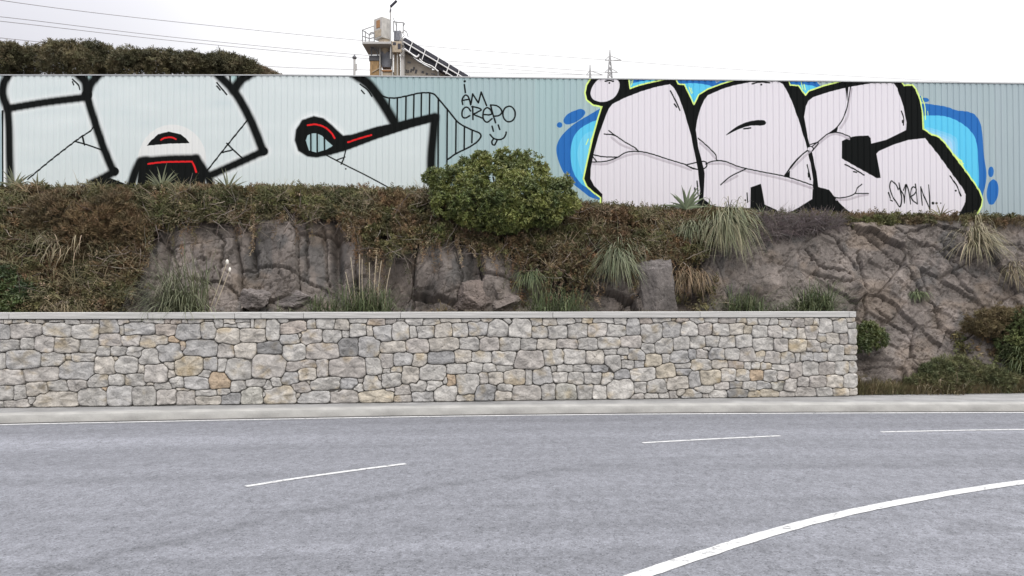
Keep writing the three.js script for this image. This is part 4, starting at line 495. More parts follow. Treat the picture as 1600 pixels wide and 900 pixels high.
// leafy shrubs: lobes given as [px, py, radius px, distance]
function shrub(name, label, lobes, leafGeo, n, pal, seed, opt = {}) {
  const R = rng(seed), lob = lobes.map(([x, y, r, d]) => ({ c: onZ(x, y, d), r: (r * d) / F })), base = lob.reduce((a, l) => a.add(l.c), V(0, 0, 0)).multiplyScalar(1 / lob.length); base.y = Math.min(...lob.map((l) => l.c.y - l.r)) - 0.05;
  const t = thing(name, label, 'shrub', [base.x, base.y, base.z]), list = [], vol = lob.map((l) => l.r * l.r), tot = vol.reduce((a, b) => a + b);
  for (let i = 0; i < n; i++) { let k = 0, u = R() * tot; while (u > vol[k] && k < lob.length - 1) u -= vol[k++]; const l = lob[k], d = rdir(R); if (d.z < -0.4 && R() < 0.7) d.z *= -1; const q = l.r * (0.62 + 0.42 * R() ** 0.6) * (1 + 0.28 * fbm(d.x * 3 + k, d.y * 3, d.z * 3 + seed, 2)), p = l.c.clone().addScaledVector(d, q); if (lob.some((m, j) => j !== k && p.distanceTo(m.c) < m.r * 0.6)) continue; const h = fbm(p.x * 4, p.y * 4, p.z * 4 + seed, 2); if (opt.loose && fbm(p.x * 6, p.y * 6, p.z * 6 + 40, 2) < -0.2) continue; if (opt.loose && R() < 0.06) p.addScaledVector(V(d.x * 0.6, 0.7, d.z), 0.12 * R()); list.push({ p: p.sub(base), n: d.clone().multiplyScalar(0.7).add(V(0, 0.5, 0)).add(rdir(R).multiplyScalar(0.55)), s: (opt.s || 1) * (0.75 + 0.5 * R()), c: jit(mixc(pal[0], pal[1], clamp(0.5 + h * 1.3 + 0.5 * (R() - 0.5), 0, 1)), R, 0.35), turn: R() * 6.28 }); }
  scatter('foliage', leafGeo, opt.mat || matteM, list, t);
  const branches = []; for (const l of lob) { const top = l.c.clone().sub(base), c = new THREE.QuadraticBezierCurve3(V(0, 0, 0), V(top.x * 0.3, top.y * 0.6, top.z * 0.3), top); branches.push(new THREE.TubeGeometry(c, 8, 0.012 + 0.006 * R(), 5)); }
  part('branches', mergeGeometries(branches), std(lin(0.09, 0.065, 0.05), 0.95), t, true); return t;
}
const waxM = leafM(0xffffff, { roughness: 0.55 });
const broad = clusterGeo(41, 11, 0.05, 0.075, 0.036, 0.45, 0.05), small = clusterGeo(42, 12, 0.04, 0.05, 0.024, 0.45, 0.04), narrow = clusterGeo(43, 14, 0.05, 0.09, 0.012, 0.5, 0.06);
shrub('green_shrub', 'large rounded bright green leafy shrub on the crest in front of the fence', [[716, 296, 32, 13.2], [690, 284, 18, 13.3], [770, 276, 32, 13.3], [822, 284, 34, 13.3], [866, 310, 28, 13.2], [800, 314, 46, 13.05], [742, 318, 40, 13.05], [850, 326, 28, 13.05], [785, 328, 34, 12.95], [700, 318, 24, 13.1], [888, 318, 16, 13.1], [672, 276, 9, 13.3], [752, 252, 14, 13.3], [786, 248, 13, 13.3], [812, 252, 14, 13.3], [838, 262, 14, 13.3], [730, 266, 16, 13.3], [880, 290, 12, 13.2]], small, 9500, [[0.08, 0.108, 0.03], [0.235, 0.255, 0.07]], 301, { mat: waxM, loose: 1 });
shrub('dark_shrub', 'dark green leafy shrub behind the wall at the left edge of the photo', [[8, 450, 32, 12.0], [45, 465, 24, 11.9], [-30, 455, 36, 12.0], [22, 478, 18, 11.7]], small, 1500, [[0.035, 0.06, 0.02], [0.085, 0.115, 0.035]], 302, { mat: waxM });
shrub('small_shrub', 'small round green shrub at the right end of the stone wall', [[1354, 522, 18, 12.8], [1372, 530, 14, 12.8], [1345, 538, 13, 12.7]], small, 520, [[0.06, 0.085, 0.025], [0.13, 0.15, 0.045]], 303, { mat: waxM, s: 0.85 });
shrub('low_shrub', 'low dark olive shrub on the verge at the foot of the right rock face', [[1425, 600, 11, 12.6], [1446, 588, 15, 12.7], [1470, 580, 16, 12.75], [1496, 577, 17, 12.8], [1520, 583, 16, 12.75], [1545, 590, 15, 12.7], [1570, 597, 14, 12.65], [1480, 597, 14, 12.6], [1512, 600, 13, 12.6], [1456, 603, 11, 12.55]], narrow, 1900, [[0.07, 0.085, 0.034], [0.17, 0.165, 0.075]], 304, { s: 0.85, loose: 1 });
shrub('edge_shrub', 'tall green shrub against the rock at the right edge of the photo', [[1592, 510, 24, 13.1], [1580, 540, 22, 13.0], [1605, 560, 28, 12.9], [1620, 520, 30, 13.1]], small, 1100, [[0.055, 0.075, 0.026], [0.12, 0.14, 0.045]], 305);
shrub('brown_scrub', 'rusty brown scrubby bush spreading over the left bank below the crest', [[150, 360, 44, 12.6], [205, 365, 30, 12.6], [90, 345, 40, 12.7], [185, 338, 34, 12.7], [120, 392, 30, 12.5]], narrow, 2600, [[0.085, 0.066, 0.034], [0.16, 0.105, 0.052]], 306, { loose: 1 });
shrub('brown_scrub', 'brown scrubby bush on a rock ledge near the right edge, above the verge', [[1518, 509, 10, 13.1], [1540, 502, 13, 13.15], [1562, 497, 13, 13.15], [1582, 500, 13, 13.15], [1535, 515, 9, 13.05], [1560, 513, 11, 13.05], [1600, 496, 14, 13.2]], narrow, 1300, [[0.1, 0.075, 0.036], [0.16, 0.125, 0.06]], 307, { s: 0.85, loose: 1 });

// tussocks: arching blades, merged as one part; seed stalks are parts of their own
function tussock(label, px, py, out, o) {
  const R = rng(o.seed), p0 = o.y !== undefined ? o.at : bankAt(px, py, out), t = thing(o.name || 'grass_tussock', label, o.cat || 'grass tussock', [p0.x, p0.y, p0.z]), P = [], I = [], Cc = [], L0 = o.len, g = o.droop;
  for (let i = 0; i < o.n; i++) {
    const a = o.a0 + (R() + R() - 1) * o.fan, el = lerp(o.el0, o.el1, R()), L = L0 * (0.55 + 0.55 * R()), h = V(Math.sin(a), 0, Math.cos(a) * (o.zs ?? 1)), b = V((R() - 0.5) * o.base, (R() - 0.5) * o.base * 0.4, (R() - 0.5) * o.base * 0.6), c = jit(mixc(o.c0, o.c1, R() ** 1.4), R, 0.3), dr = g * (0.6 + 0.8 * R()), S = 7, k0 = P.length / 3; let q = b.clone(), vx = Math.cos(el), vy = Math.sin(el);
    const sw = (R() - 0.5) * 0.5;
    for (let k = 0; k <= S; k++) { const tt = k / S, w = (o.w / 2) * Math.min(1, 2.2 * (1 - tt) + 0.06), side = V(h.z, 0.35 * (R() - 0.5), -h.x).normalize(); P.push(q.x + side.x * w, q.y + side.y * w, q.z + side.z * w, q.x - side.x * w, q.y - side.y * w, q.z - side.z * w); const f = tt > 0.75 ? 1.15 : 1; Cc.push(...c.map((x) => x * f), ...c.map((x) => x * f)); if (k) { const e = k0 + k * 2; I.push(e - 2, e - 1, e, e - 1, e + 1, e); } vy -= (dr / S) * (0.4 + tt); const nn = Math.hypot(vx, vy), st = L / S; q = q.clone().add(V((h.x + h.z * sw * tt) * (vx / nn) * st, (vy / nn) * st, (h.z - h.x * sw * tt) * (vx / nn) * st)); if (o.floor !== undefined && q.y < o.floor - p0.y) q.y = o.floor - p0.y; }
  }
  part('blades', geoFrom(P, I, null, Cc), bladeM, t, true);
  const sm = std(lin(0.4, 0.34, 0.25), 0.9), hm = std(lin(0.72, 0.69, 0.62), 1);
  for (const s of o.stalks || []) { const [bx, by, tx, ty, head] = s, d = o.sd || -p0.z - 0.05, A = onZ(bx, by, d).sub(p0), B = onZ(tx, ty, d - 0.03).sub(p0), M = A.clone().lerp(B, 0.5).add(V((R() - 0.5) * 0.06, 0.02, 0.04)), st = part('stalk', new THREE.TubeGeometry(new THREE.QuadraticBezierCurve3(A, M, B), 10, 0.0055, 5), sm, t); if (head) { const hg = new THREE.IcosahedronGeometry(0.025, 2), pp = hg.attributes.position; for (let i = 0; i < pp.count; i++) { const v = V(pp.getX(i), pp.getY(i), pp.getZ(i)), k = 1 + 0.5 * fbm(v.x * 60, v.y * 60, v.z * 60 + bx, 2); pp.setXYZ(i, v.x * k * 0.8, v.y * k * 1.3, v.z * k * 0.8); } hg.computeVertexNormals(); const hd = part('seed_head', hg, hm, st); hd.position.copy(B); } }
  return t;
}
const GG = { c0: [0.085, 0.1, 0.05], c1: [0.2, 0.205, 0.125] }, GD = { c0: [0.13, 0.11, 0.06], c1: [0.28, 0.23, 0.15] }, GN = { c0: [0.06, 0.085, 0.036], c1: [0.135, 0.155, 0.07] };
const strip = (px, back = 0.55) => { const p = onY(px, 486, 1.36), x = ((px - CX) / F) * (wallDist(p.x * 0 + ((px - CX) / F) * 12) + back); return V(x, 1.33, -wallDist(x) - back); };
const T = (label, px, o) => tussock(label, px, 486, 0, { y: 1, at: strip(px, o.back), base: 0.2, a0: 0, fan: 3.1, el0: 0.6, el1: 1.45, droop: 1.6, w: 0.011, n: 240, floor: 1.33, zs: 0.4, ...o });
T('big grey-green grass tussock leaning left, with two white seed heads, behind the wall', 290, { seed: 51, len: 1.35, ...GG, n: 700, zs: 0.55, base: 0.6, a0: -0.75, fan: 1.7, el0: 0.3, droop: 1.5, stalks: [[330, 478, 355, 409, 1], [336, 480, 359, 421, 1]] });
T('green grass tussock sprouting several tall pale upright stalks, below the dark crevice', 572, { seed: 52, len: 0.8, ...GN, n: 620, base: 0.7, stalks: [[556, 480, 548, 402], [562, 480, 562, 397], [568, 482, 566, 405], [578, 480, 577, 410], [584, 482, 588, 400], [590, 480, 596, 408], [600, 484, 610, 418], [552, 484, 540, 425]] });
T('low spreading green grass clump left of the stalked tussock', 505, { seed: 53, len: 0.6, ...GN, n: 200, base: 0.4 });
T('small reddish and green grass clump between the two middle rocks', 690, { seed: 54, len: 0.42, c0: [0.1, 0.1, 0.045], c1: [0.22, 0.15, 0.08], n: 130, base: 0.2 });
T('green grass clump behind the coping, under the dark overhang', 868, { seed: 55, len: 0.7, ...GN, n: 480, base: 0.8 });
T('sparse green grass clump left of the hanging tussock and the grey block', 900, { seed: 551, len: 0.4, ...GG, n: 120, base: 0.4 });
T('bushy dark green grass clump with a pale straw across it, right of the dry patch', 1165, { seed: 56, len: 0.7, ...GN, n: 480, base: 0.6, stalks: [[1118, 472, 1150, 476]] });
T('dense green grass clump near the right end of the wall top', 1275, { seed: 57, len: 0.85, ...GN, n: 700, base: 0.5 });
T('low green grass clump between the two dense clumps on the right wall top', 1222, { seed: 58, len: 0.38, ...GN, n: 150, base: 0.4 });
T('yellowish dry grass at the foot of the left bank, beside the dark shrub', 105, { seed: 59, len: 0.45, ...GD, n: 200, base: 0.6 });
T('thin dry grass tuft between the left boulder and the stalked tussock', 445, { seed: 591, len: 0.36, ...GG, n: 90, base: 0.3 });
const Hang = (label, px, py, out, o) => tussock(label, px, py, out, { base: 0.2, a0: 0, fan: 1.9, el0: 0.1, el1: 1.1, droop: 3.2, w: 0.011, n: 320, ...o });
Hang('grey-green grass tussock hanging over the ledge left of the grey rock block', 962, 414, 0.15, { seed: 61, len: 0.85, ...GG, n: 300, fan: 2, el0: -0.1, el1: 1.2, droop: 2.6, a0: -0.2 });
Hang('large grey-green grass tussock hanging from the crest, partly straw coloured', 1128, 362, 0.15, { seed: 62, len: 1.0, fan: 1.15, el0: -0.1, el1: 1.3, droop: 2.7, c0: [0.1, 0.115, 0.06], c1: [0.27, 0.25, 0.15], n: 480, base: 0.4 });
Hang('flattened grass tussock on the crest just left above the large hanging one', 1078, 364, 0.12, { seed: 63, len: 0.5, ...GG, n: 200, a0: -0.7, base: 0.3 });
Hang('pale straw-coloured grass tussock fanning over the right rock face', 1516, 388, 0.1, { seed: 64, len: 0.9, c0: [0.15, 0.14, 0.08], c1: [0.36, 0.31, 0.2], n: 380, a0: 0.5, fan: 2.3, el0: 0.1, el1: 1.5, droop: 2.4 });
Hang('thin straw tufts trailing on the rock at the right edge of the photo', 1585, 430, 0.08, { seed: 65, len: 0.6, ...GD, n: 120, base: 0.4 });
Hang('small green tuft growing in a crack of the right rock face', 1432, 462, 0.05, { seed: 66, len: 0.28, ...GN, n: 90 });
Hang('bright grass tuft at the right edge, in front of the tall shrub', 1585, 572, 0.2, { seed: 67, len: 0.5, ...GN, n: 180, el1: 1.5, droop: 1.6 });
Hang('green trailing grass under the brown overhang, left of the rock ledge', 826, 440, 0.15, { seed: 68, len: 0.5, ...GN, n: 110 });
Hang('dry brown trailing grass between the grey block and the large hanging tussock', 1075, 440, 0.12, { seed: 69, len: 0.55, c0: [0.1, 0.07, 0.035], c1: [0.24, 0.17, 0.1], n: 260, base: 0.5 });
Hang('thin pale grass blades trailing down the left bank', 110, 400, 0.25, { seed: 70, len: 0.6, ...GD, n: 60, base: 0.6 });

// broad spiky rosettes, each leaf a part
function rosette(label, px, py, dist, n, len, wid, seed, fan = 1.25, col = [0.1, 0.125, 0.07], cat = 'spiky plant') {
  const R = rng(seed), p0 = onZ(px, py, dist), t = thing('spiky_plant', label, cat, [p0.x, p0.y, p0.z]), ms = [0, 1, 2].map((i) => std(lin(...col.map((c) => c * (0.8 + 0.35 * i))), 0.6, { side: THREE.DoubleSide }));
  for (let i = 0; i < n; i++) { const a = n > 1 ? lerp(-fan, fan, i / (n - 1)) + (R() - 0.5) * 0.25 : 0, dz = (R() - 0.5) * 1.1, L = len * (0.7 + 0.4 * R()) * (1 - 0.25 * Math.abs(a / 1.6)), d = V(Math.sin(a), Math.cos(a), dz * 0.6).normalize(), s = V(d.y, -d.x, 0.2).normalize(), P = [], I = [], S = 5, nn = d.clone().cross(s); for (let k = 0; k <= S; k++) { const tt = k / S, w = (wid / 2) * (tt < 0.3 ? 0.7 + tt : 1.0 - 0.97 * ((tt - 0.3) / 0.7) ** 1.3), q = d.clone().multiplyScalar(L * tt).add(V(Math.sign(a) * 0.12 * L * tt * tt, -0.16 * L * tt * tt * Math.abs(a), 0)); P.push(q.x + s.x * w + nn.x * w * 0.4, q.y + s.y * w + nn.y * w * 0.4, q.z + nn.z * w * 0.4, q.x, q.y, q.z, q.x - s.x * w + nn.x * w * 0.4, q.y - s.y * w + nn.y * w * 0.4, q.z + nn.z * w * 0.4); if (k) { const e = (k - 1) * 3; I.push(e, e + 1, e + 4, e, e + 4, e + 3, e + 1, e + 2, e + 5, e + 1, e + 5, e + 4); } } part('leaf', geoFrom(P, I), ms[Math.floor(R() * 3)], t); }
  return t;
}
rosette('grey-green spiky rosette in front of the white and black lettering, below its middle divider', 1072, 326, 13.85, 15, 0.5, 0.055, 81);
rosette('single leaning spiky tuft right of the grey-green rosette', 1108, 325, 14.2, 3, 0.2, 0.035, 82, 0.9);
rosette('small spiky tuft in front of the black leg of the white lettering', 1190, 334, 14.3, 4, 0.22, 0.022, 83, 1.1);
rosette('spiky grey-green tuft with long leaves at the far left of the fence foot', 22, 292, 13.3, 9, 0.42, 0.045, 84, 1.1, [0.1, 0.11, 0.065]);
rosette('spiky tuft left of the first letter\'s lower corner', 58, 292, 13.3, 5, 0.26, 0.04, 85, 0.9, [0.1, 0.11, 0.065]);
rosette('short spiky tuft with outward bent leaves left of the wedge-shaped black corner', 138, 290, 13.4, 4, 0.2, 0.04, 86, 1.0, [0.11, 0.11, 0.07]);
rosette('wide bushy tuft of spiky leaves in front of the black trapezoid', 252, 296, 13.3, 22, 0.46, 0.035, 87, 1.25, [0.11, 0.12, 0.07]);
rosette('bushy tuft of spiky leaves right of the black trapezoid', 355, 298, 13.3, 15, 0.42, 0.035, 88, 1.2, [0.11, 0.12, 0.07]);
rosette('slanting grass-like tuft in front of the small writing at the right of the fence', 1470, 338, 14.6, 6, 0.3, 0.03, 89, 1.0, [0.13, 0.12, 0.065]);

T('tuft of dry verge grass just right of the wall end, under the small shrub', 1362, { at: V(wallB.x + 0.35, PAVE + 0.03, -wallDist(wallB.x) - 0.3), floor: PAVE, seed: 71, len: 0.32, ...GD, n: 130, base: 0.35 });
T('green and straw grass clump on the verge at the right edge of the photo', 1590, { at: V(8.0, PAVE + 0.05, -wallDist(8.0) - 0.28), floor: PAVE, seed: 72, len: 0.42, ...GG, n: 220, base: 0.7 });
T('dry grass clump on the verge in front of the low olive shrub', 1480, { at: V(6.9, PAVE + 0.02, -wallDist(6.9) - 0.2), floor: PAVE, seed: 73, len: 0.3, ...GD, n: 200, base: 0.9 });
// loose rocks that stand out of the face
const boulderM = new THREE.MeshStandardMaterial({ color: 0xffffff, vertexColors: true, roughness: 0.93, map: rockMap, bumpMap: rockBump, bumpScale: 0.025 });
function boulder(label, px, py, wpx, hpx, dist, seed, flat = 0.75, tone = [0.2, 0.175, 0.165]) {
  const c = onZ(px, py, dist), w = (wpx * dist) / F / 2, h = (hpx * dist) / F / 2, t = thing('rock', label, 'rock', [c.x, c.y - h, c.z]), g = new THREE.IcosahedronGeometry(1, 26), pos = g.attributes.position, col = [], uv = [], R = rng(seed), planes = seed === 201 ? [[V(1, 0.2, 0.15), 0.84], [V(-1, -0.1, 0.3), 0.86], [V(-0.08, 1, 0.22), 0.92], [V(0.35, 0.1, 1), 0.66], [V(-0.55, 0.12, 0.8), 0.72], [V(0, -1, 0), 0.95]].map(([n, d]) => [n.normalize(), d]) : Array.from({ length: 13 }, () => [rdir(R), 0.62 + 0.3 * R()]);
  for (let i = 0; i < pos.count; i++) { const v = V(pos.getX(i), pos.getY(i), pos.getZ(i)).normalize(); let r = seed === 201 ? 1.6 : 1.15; for (const [n, d] of planes) { const q = v.dot(n); if (q > 0.05) r = Math.min(r, d / q); } { const cr = 1 - Math.abs(fbm(v.x * 2.2 + seed * 1.7, v.y * 1.6, v.z * 2.2, 4)) * 2; const am = seed === 201 ? 0.55 : 1; r *= 1 + 0.16 * am * fbm(v.x * 2.5 + seed, v.y * 2.5, v.z * 2.5, 5) + 0.06 * fbm(v.x * 9 + seed, v.y * 9, v.z * 9, 3) - 0.07 * Math.max(0, cr - 0.85) / 0.15; } v.multiplyScalar(r); pos.setXYZ(i, v.x * w, v.y * h + h, v.z * w * flat); uv.push(v.x * w + seed, v.y * h); const k = 1 + 0.45 * fbm(v.x * 2 + seed, v.y * 2, v.z * 2, 3); col.push(tone[0] * k, tone[1] * k, tone[2] * k); }
  g.setAttribute('color', new THREE.Float32BufferAttribute(col, 3)); g.setAttribute('uv', new THREE.Float32BufferAttribute(uv, 2)); g.computeVertexNormals(); part('stone_body', g, boulderM, t); return t;
}
boulder('upright grey rock block standing behind the wall, right of the hanging tussock', 1028, 462, 62, 100, 12.9, 201, 0.7, [0.175, 0.156, 0.147]);
boulder('rounded grey boulder low behind the wall, right of the white seed heads', 398, 470, 46, 42, 12.2, 202);
boulder('small pointed rock left of the rounded boulder, behind the wall', 362, 478, 40, 28, 12.2, 203, 0.6, [0.25, 0.215, 0.195]);
boulder('brown ribbed rock behind the wall below the big shrub', 738, 470, 66, 56, 12.6, 204, 0.8, [0.185, 0.15, 0.132]);
boulder('sloping pale brown rock right of the ribbed brown one', 785, 472, 60, 44, 12.7, 205, 0.8, [0.22, 0.185, 0.165]);
boulder('dark boulder at the foot of the right rock face, beside the verge', 1388, 580, 44, 48, 12.9, 206, 0.8, [0.15, 0.13, 0.125]);
boulder('small pale rock on the verge by the right end of the wall', 1356, 600, 20, 26, 12.55, 207, 0.8, [0.27, 0.24, 0.22]);
boulder('flat rock low in the middle of the left rock face, behind the wall', 455, 468, 90, 40, 12.5, 208, 0.5, [0.21, 0.185, 0.175]);

// ------------------------------------------------------------------ behind the fence: pines, batching plant, lamp post, pylons, cables
{
  const R = rng(500), tuft = clusterGeo(61, 16, 0.1, 0.12, 0.026, 0.35, 0.1), barkM = std(lin(0.07, 0.055, 0.045), 0.95), gy = 3.3;
  const trees = [['low dark pine crown cut by the left edge of the photo', [[-30, 100, 34], [8, 96, 26], [22, 84, 14], [-8, 88, 20]], 31], ['pine with a dip in its crown, second from the left behind the fence', [[52, 104, 26], [60, 92, 16], [40, 106, 20]], 32], ['pine with the highest bushy crown behind the fence', [[96, 98, 28], [88, 84, 15], [112, 82, 15], [124, 102, 22]], 31], ['broad pine behind the fence above the second letter', [[150, 96, 26], [140, 84, 14], [164, 88, 16], [172, 106, 20]], 32.5], ['flat topped pine right of the broad one behind the fence', [[206, 104, 24], [216, 96, 15], [190, 100, 16]], 31.5], ['olive brown pine in the middle of the pine row', [[252, 104, 24], [240, 98, 16], [268, 98, 15]], 32], ['small rounded pine behind the fence, third from the right end', [[300, 104, 20], [288, 100, 14], [314, 102, 14]], 31.5], ['pine with a spiky top near the right end of the row', [[342, 106, 20], [352, 99, 12], [330, 104, 14]], 32], ['low scrubby pine at the right end of the pine row', [[376, 108, 17], [366, 99, 10], [394, 113, 14]], 31.5]];
  for (const [label, lobes, d] of trees) {
    const c0 = onZ(lobes[0][0], 118, d), t = thing('pine_tree', label, 'tree', [c0.x, gy, c0.z]), list = [], br = [];
    for (const [x, y, r] of lobes) { const c = onZ(x, y, d), rr = (r * d) / F; for (let i = 0; i < 11 * r + 90; i++) { const v = rdir(R); if (v.z < 0 && R() < 0.5) v.z *= -1; const q = rr * (0.5 + 0.55 * R() ** 0.7) * (1 + 0.4 * fbm(v.x * 3 + x, v.y * 3, v.z * 3, 2)), p = c.clone().addScaledVector(v, q); p.z = c.z + (p.z - c.z) * 1.5; const h = fbm(p.x * 1.6, p.y * 1.6, p.z, 3); list.push({ p: p.sub(t.position), n: v.clone().multiplyScalar(0.6).add(V(0, 0.5, 0)).add(rdir(R).multiplyScalar(0.6)), s: 0.7 + 0.6 * R(), c: jit(mixc([0.06, 0.058, 0.028], [0.165, 0.14, 0.075], clamp(0.45 + 1.6 * h, 0, 1)), R, 0.35), turn: R() * 6.28 }); }
      br.push(new THREE.TubeGeometry(new THREE.QuadraticBezierCurve3(V(0, (c.y - gy) * 0.35, 0), V((c.x - c0.x) * 0.5, (c.y - gy) * 0.7, 0), V(c.x - c0.x, c.y - gy, 0)), 6, 0.05, 6)); }
    scatter('crown', tuft, matteM, list, t);
    part('trunk', new THREE.CylinderGeometry(0.09, 0.16, 2.2, 8).translate(0, 1.1, 0), barkM, t); part('limbs', mergeGeometries(br), barkM, t, true);
  }
  // scrubby mound that closes the row on the right
  const pos = [], idx = [], N = 40, M = 12; for (let i = 0; i <= N; i++) for (let j = 0; j <= M; j++) { const px = lerp(330, 470, i / N), base = onZ(px, 120, 33), ridge = onZ(px, poly([[330, 112], [365, 104], [395, 100], [412, 106], [436, 118], [470, 128]], px) + 2 * vnoise(px / 5, 3), 33), t = j / M; pos.push(ridge.x, lerp(gy, Math.max(gy, ridge.y + 0.12), Math.sin(t * Math.PI)) + 0.1 * fbm(i / 3, j / 2, 0.5), ridge.z + lerp(2.2, -3, t)); } for (let i = 0; i < N; i++) for (let j = 0; j < M; j++) { const a = i * (M + 1) + j, b = a + M + 1; idx.push(a, b, b + 1, a, b + 1, a + 1); }
  struct('scrub_mound', geoFrom(pos, idx), std(lin(0.12, 0.095, 0.06), 1));
  const sc = []; for (let i = 0; i < 700; i++) { const px = lerp(340, 440, R()), p = onZ(px, poly([[330, 112], [365, 104], [395, 100], [412, 106], [436, 118], [470, 128]], px) + 14 * R() ** 2, 32.6 + R()); sc.push({ p, n: rdir(R).add(V(0, 1, 0.4)), s: 0.45 + 0.5 * R(), c: jit(mixc([0.1, 0.082, 0.045], [0.2, 0.15, 0.095], R()), R), turn: R() * 6 }); }
  scatter('mound_scrub', tuft, matteM, sc);
}
{ // batching plant: a tower with a platform, and the covered conveyor that climbs to it
  const D0 = 50, at = (x, y, dz = 0) => onZ(530 + x / 6.4, y / 6.4, D0 + dz), u = D0 / F / 6.4, gy = 3.3;
  const steel = std(lin(0.45, 0.44, 0.43), 0.6, { metalness: 0.2 }), rail = std(lin(0.26, 0.26, 0.27), 0.6), pale = std(lin(0.62, 0.6, 0.57), 0.8, { map: concreteMap }), beige = std(lin(0.55, 0.46, 0.35), 0.85, { map: concreteMap }), rust = std(lin(0.5, 0.27, 0.13), 0.9, { map: graniteMap }), ochre = std(lin(0.46, 0.3, 0.15), 0.9, { map: graniteMap }), grey = std(lin(0.27, 0.28, 0.32), 0.8, { map: concreteMap }), dark = std(lin(0.035, 0.035, 0.05), 0.6), shade = std(lin(0.12, 0.12, 0.13), 0.8), white = std(lin(0.8, 0.8, 0.8), 0.6);
  const base = at(480, 700); base.y = gy;
  const t = thing('plant_tower', 'rusty beige industrial tower with a railed platform and a tall lamp mast behind the fence', 'industrial tower', [base.x, gy, base.z]);
  const loc = (x, y, dz) => at(x, y, dz).sub(base);
  const box = (name, x0, y0, x1, y1, dz, dep, m, par = t, turn = 0) => { const a = loc(x0, y1, dz), b = loc(x1, y0, dz), g = new RoundedBoxGeometry(b.x - a.x, b.y - a.y, dep, 2, 0.03), q = part(name, g, m, par); q.position.set((a.x + b.x) / 2, (a.y + b.y) / 2, (a.z + b.z) / 2 - dep / 2 * (turn ? 0 : 1)).sub(par === t ? V(0, 0, 0) : par.position); q.rotation.y = turn; return q; };
  const bar = (name, pts, r, m, par = t, closed) => part(name, new THREE.TubeGeometry(pts.length > 2 ? new THREE.CatmullRomCurve3(pts) : new THREE.LineCurve3(...pts), pts.length > 2 ? 14 : 1, r, 6), m, par);
  const ground = (x, dz = 0) => { const p = loc(x, 700, dz); p.y = 0; return p; };
  // cabinet turned on its corner
  const cab = box('cabinet', 370, 195, 495, 400, 0.5, 0.78, pale, t, -0.72);
  for (const [nm, m, x, y, w, h, face] of [['door_panel', rust, 0.05, 0.26, 0.36, 0.5, 1], ['lower_panel', beige, 0, -0.36, 0.7, 0.46, 1], ['side_panel', steel, 0, 0.24, 0.62, 0.62, 0], ['rust_plate', rust, 0.15, -0.38, 0.26, 0.4, 0]]) { const q = part(nm, new RoundedBoxGeometry(w, h, 0.03, 2, 0.01), m, cab); if (face) q.position.set(x, y, 0.405); else { q.position.set(-0.42, y, x); q.rotation.y = Math.PI / 2; } }
  const deck = box('platform', 228, 415, 520, 440, -0.6, 2.2, steel);
  for (const [x, y, dz] of [[232, 300, -0.5], [300, 345, -0.55], [350, 330, -0.58], [262, 310, 1.2], [350, 262, 1.3]]) bar('rail_post', [loc(x, y, dz), loc(x, 418, dz)], 0.034, rail);
  for (const [a, b] of [[[232, 300, -0.5], [350, 258, 1.3]], [[232, 302, -0.5], [300, 345, -0.55]], [[300, 345, -0.55], [356, 330, -0.58]], [[232, 360, -0.5], [300, 385, -0.55]], [[300, 388, -0.55], [356, 372, -0.58]]]) bar('hand_rail', [loc(...a), loc(...b)], 0.032, rail);
  bar('hoop', [loc(300, 360, 0), loc(312, 330, 0), loc(335, 322, 0), loc(352, 340, 0)], 0.034, rail);
  bar('bracket', [loc(245, 445), loc(320, 470), loc(370, 505), loc(388, 560)], 0.05, shade); bar('bracket', [loc(325, 480), loc(322, 550)], 0.05, shade);
  const chute = part('chute', new THREE.CylinderGeometry(70 * u, 28 * u, 130 * u, 20, 1).translate(0, 0, 0), beige, t); chute.position.copy(loc(462, 480, 0.4));
  box('storage_bin', 305, 600, 400, 1100, 0.2, 1.0, ochre); box('bin_lid', 297, 552, 404, 606, 0.15, 1.1, shade);
  bar('brace', [loc(330, 725, 0.15), loc(404, 680, 0.15)], 0.03, beige);
  const hop = part('hopper', new THREE.CylinderGeometry(84 * u, 60 * u, 150 * u, 4, 1).rotateY(Math.PI / 4), grey, t); hop.position.copy(loc(474, 610, 0.6)); const hop2 = part('hopper_collar', new RoundedBoxGeometry(122 * u, 90 * u, 1, 2, 0.03), grey, t); hop2.position.copy(loc(474, 510, 0.9));
  box('hopper_base', 428, 712, 530, 1100, 0.3, 0.9, beige); box('base_ledge', 425, 696, 534, 714, 0.2, 1.0, rust);
  for (const [x, y] of [[408, 420], [535, 520], [583, 520]]) bar('support_post', [loc(x, y, 0.1), ground(x, 0.1)], 0.045, pale);
  box('main_column', 612, 380, 652, 1200, 0.1, 0.6, pale); box('column', 545, 540, 600, 1200, 0.5, 0.5, beige);
  const eb = box('control_box', 528, 412, 622, 522, -0.1, 0.5, beige); { const q = part('opening', new RoundedBoxGeometry(30 * u, 56 * u, 0.04, 2, 0.01), dark, eb); q.position.set(26 * u, 4 * u, 0.25); const q2 = part('opening', new RoundedBoxGeometry(30 * u, 30 * u, 0.04, 2, 0.01), dark, eb); q2.position.set(-22 * u, 30 * u, 0.25); }
  box('motor', 545, 305, 612, 405, 0.2, 0.7, grey); bar('cable_loop', [loc(540, 180, 0), loc(575, 280, 0), loc(560, 360, 0), loc(600, 440, 0)], 0.02, shade);
  for (const [x, y0, y1] of [[545, 215, 320], [575, 222, 300], [640, 235, 330]]) bar('rail_post', [loc(x, y0, 0.3), loc(x, y1, 0.3)], 0.034, rail);
  bar('hand_rail', [loc(538, 216, 0.3), loc(600, 224, 0.3), loc(652, 232, 0.3), loc(640, 262, 0.3)], 0.034, rail); bar('hand_rail', [loc(640, 300, 0.3), loc(672, 318, 0.3), loc(690, 370, 0.3)], 0.03, rail);
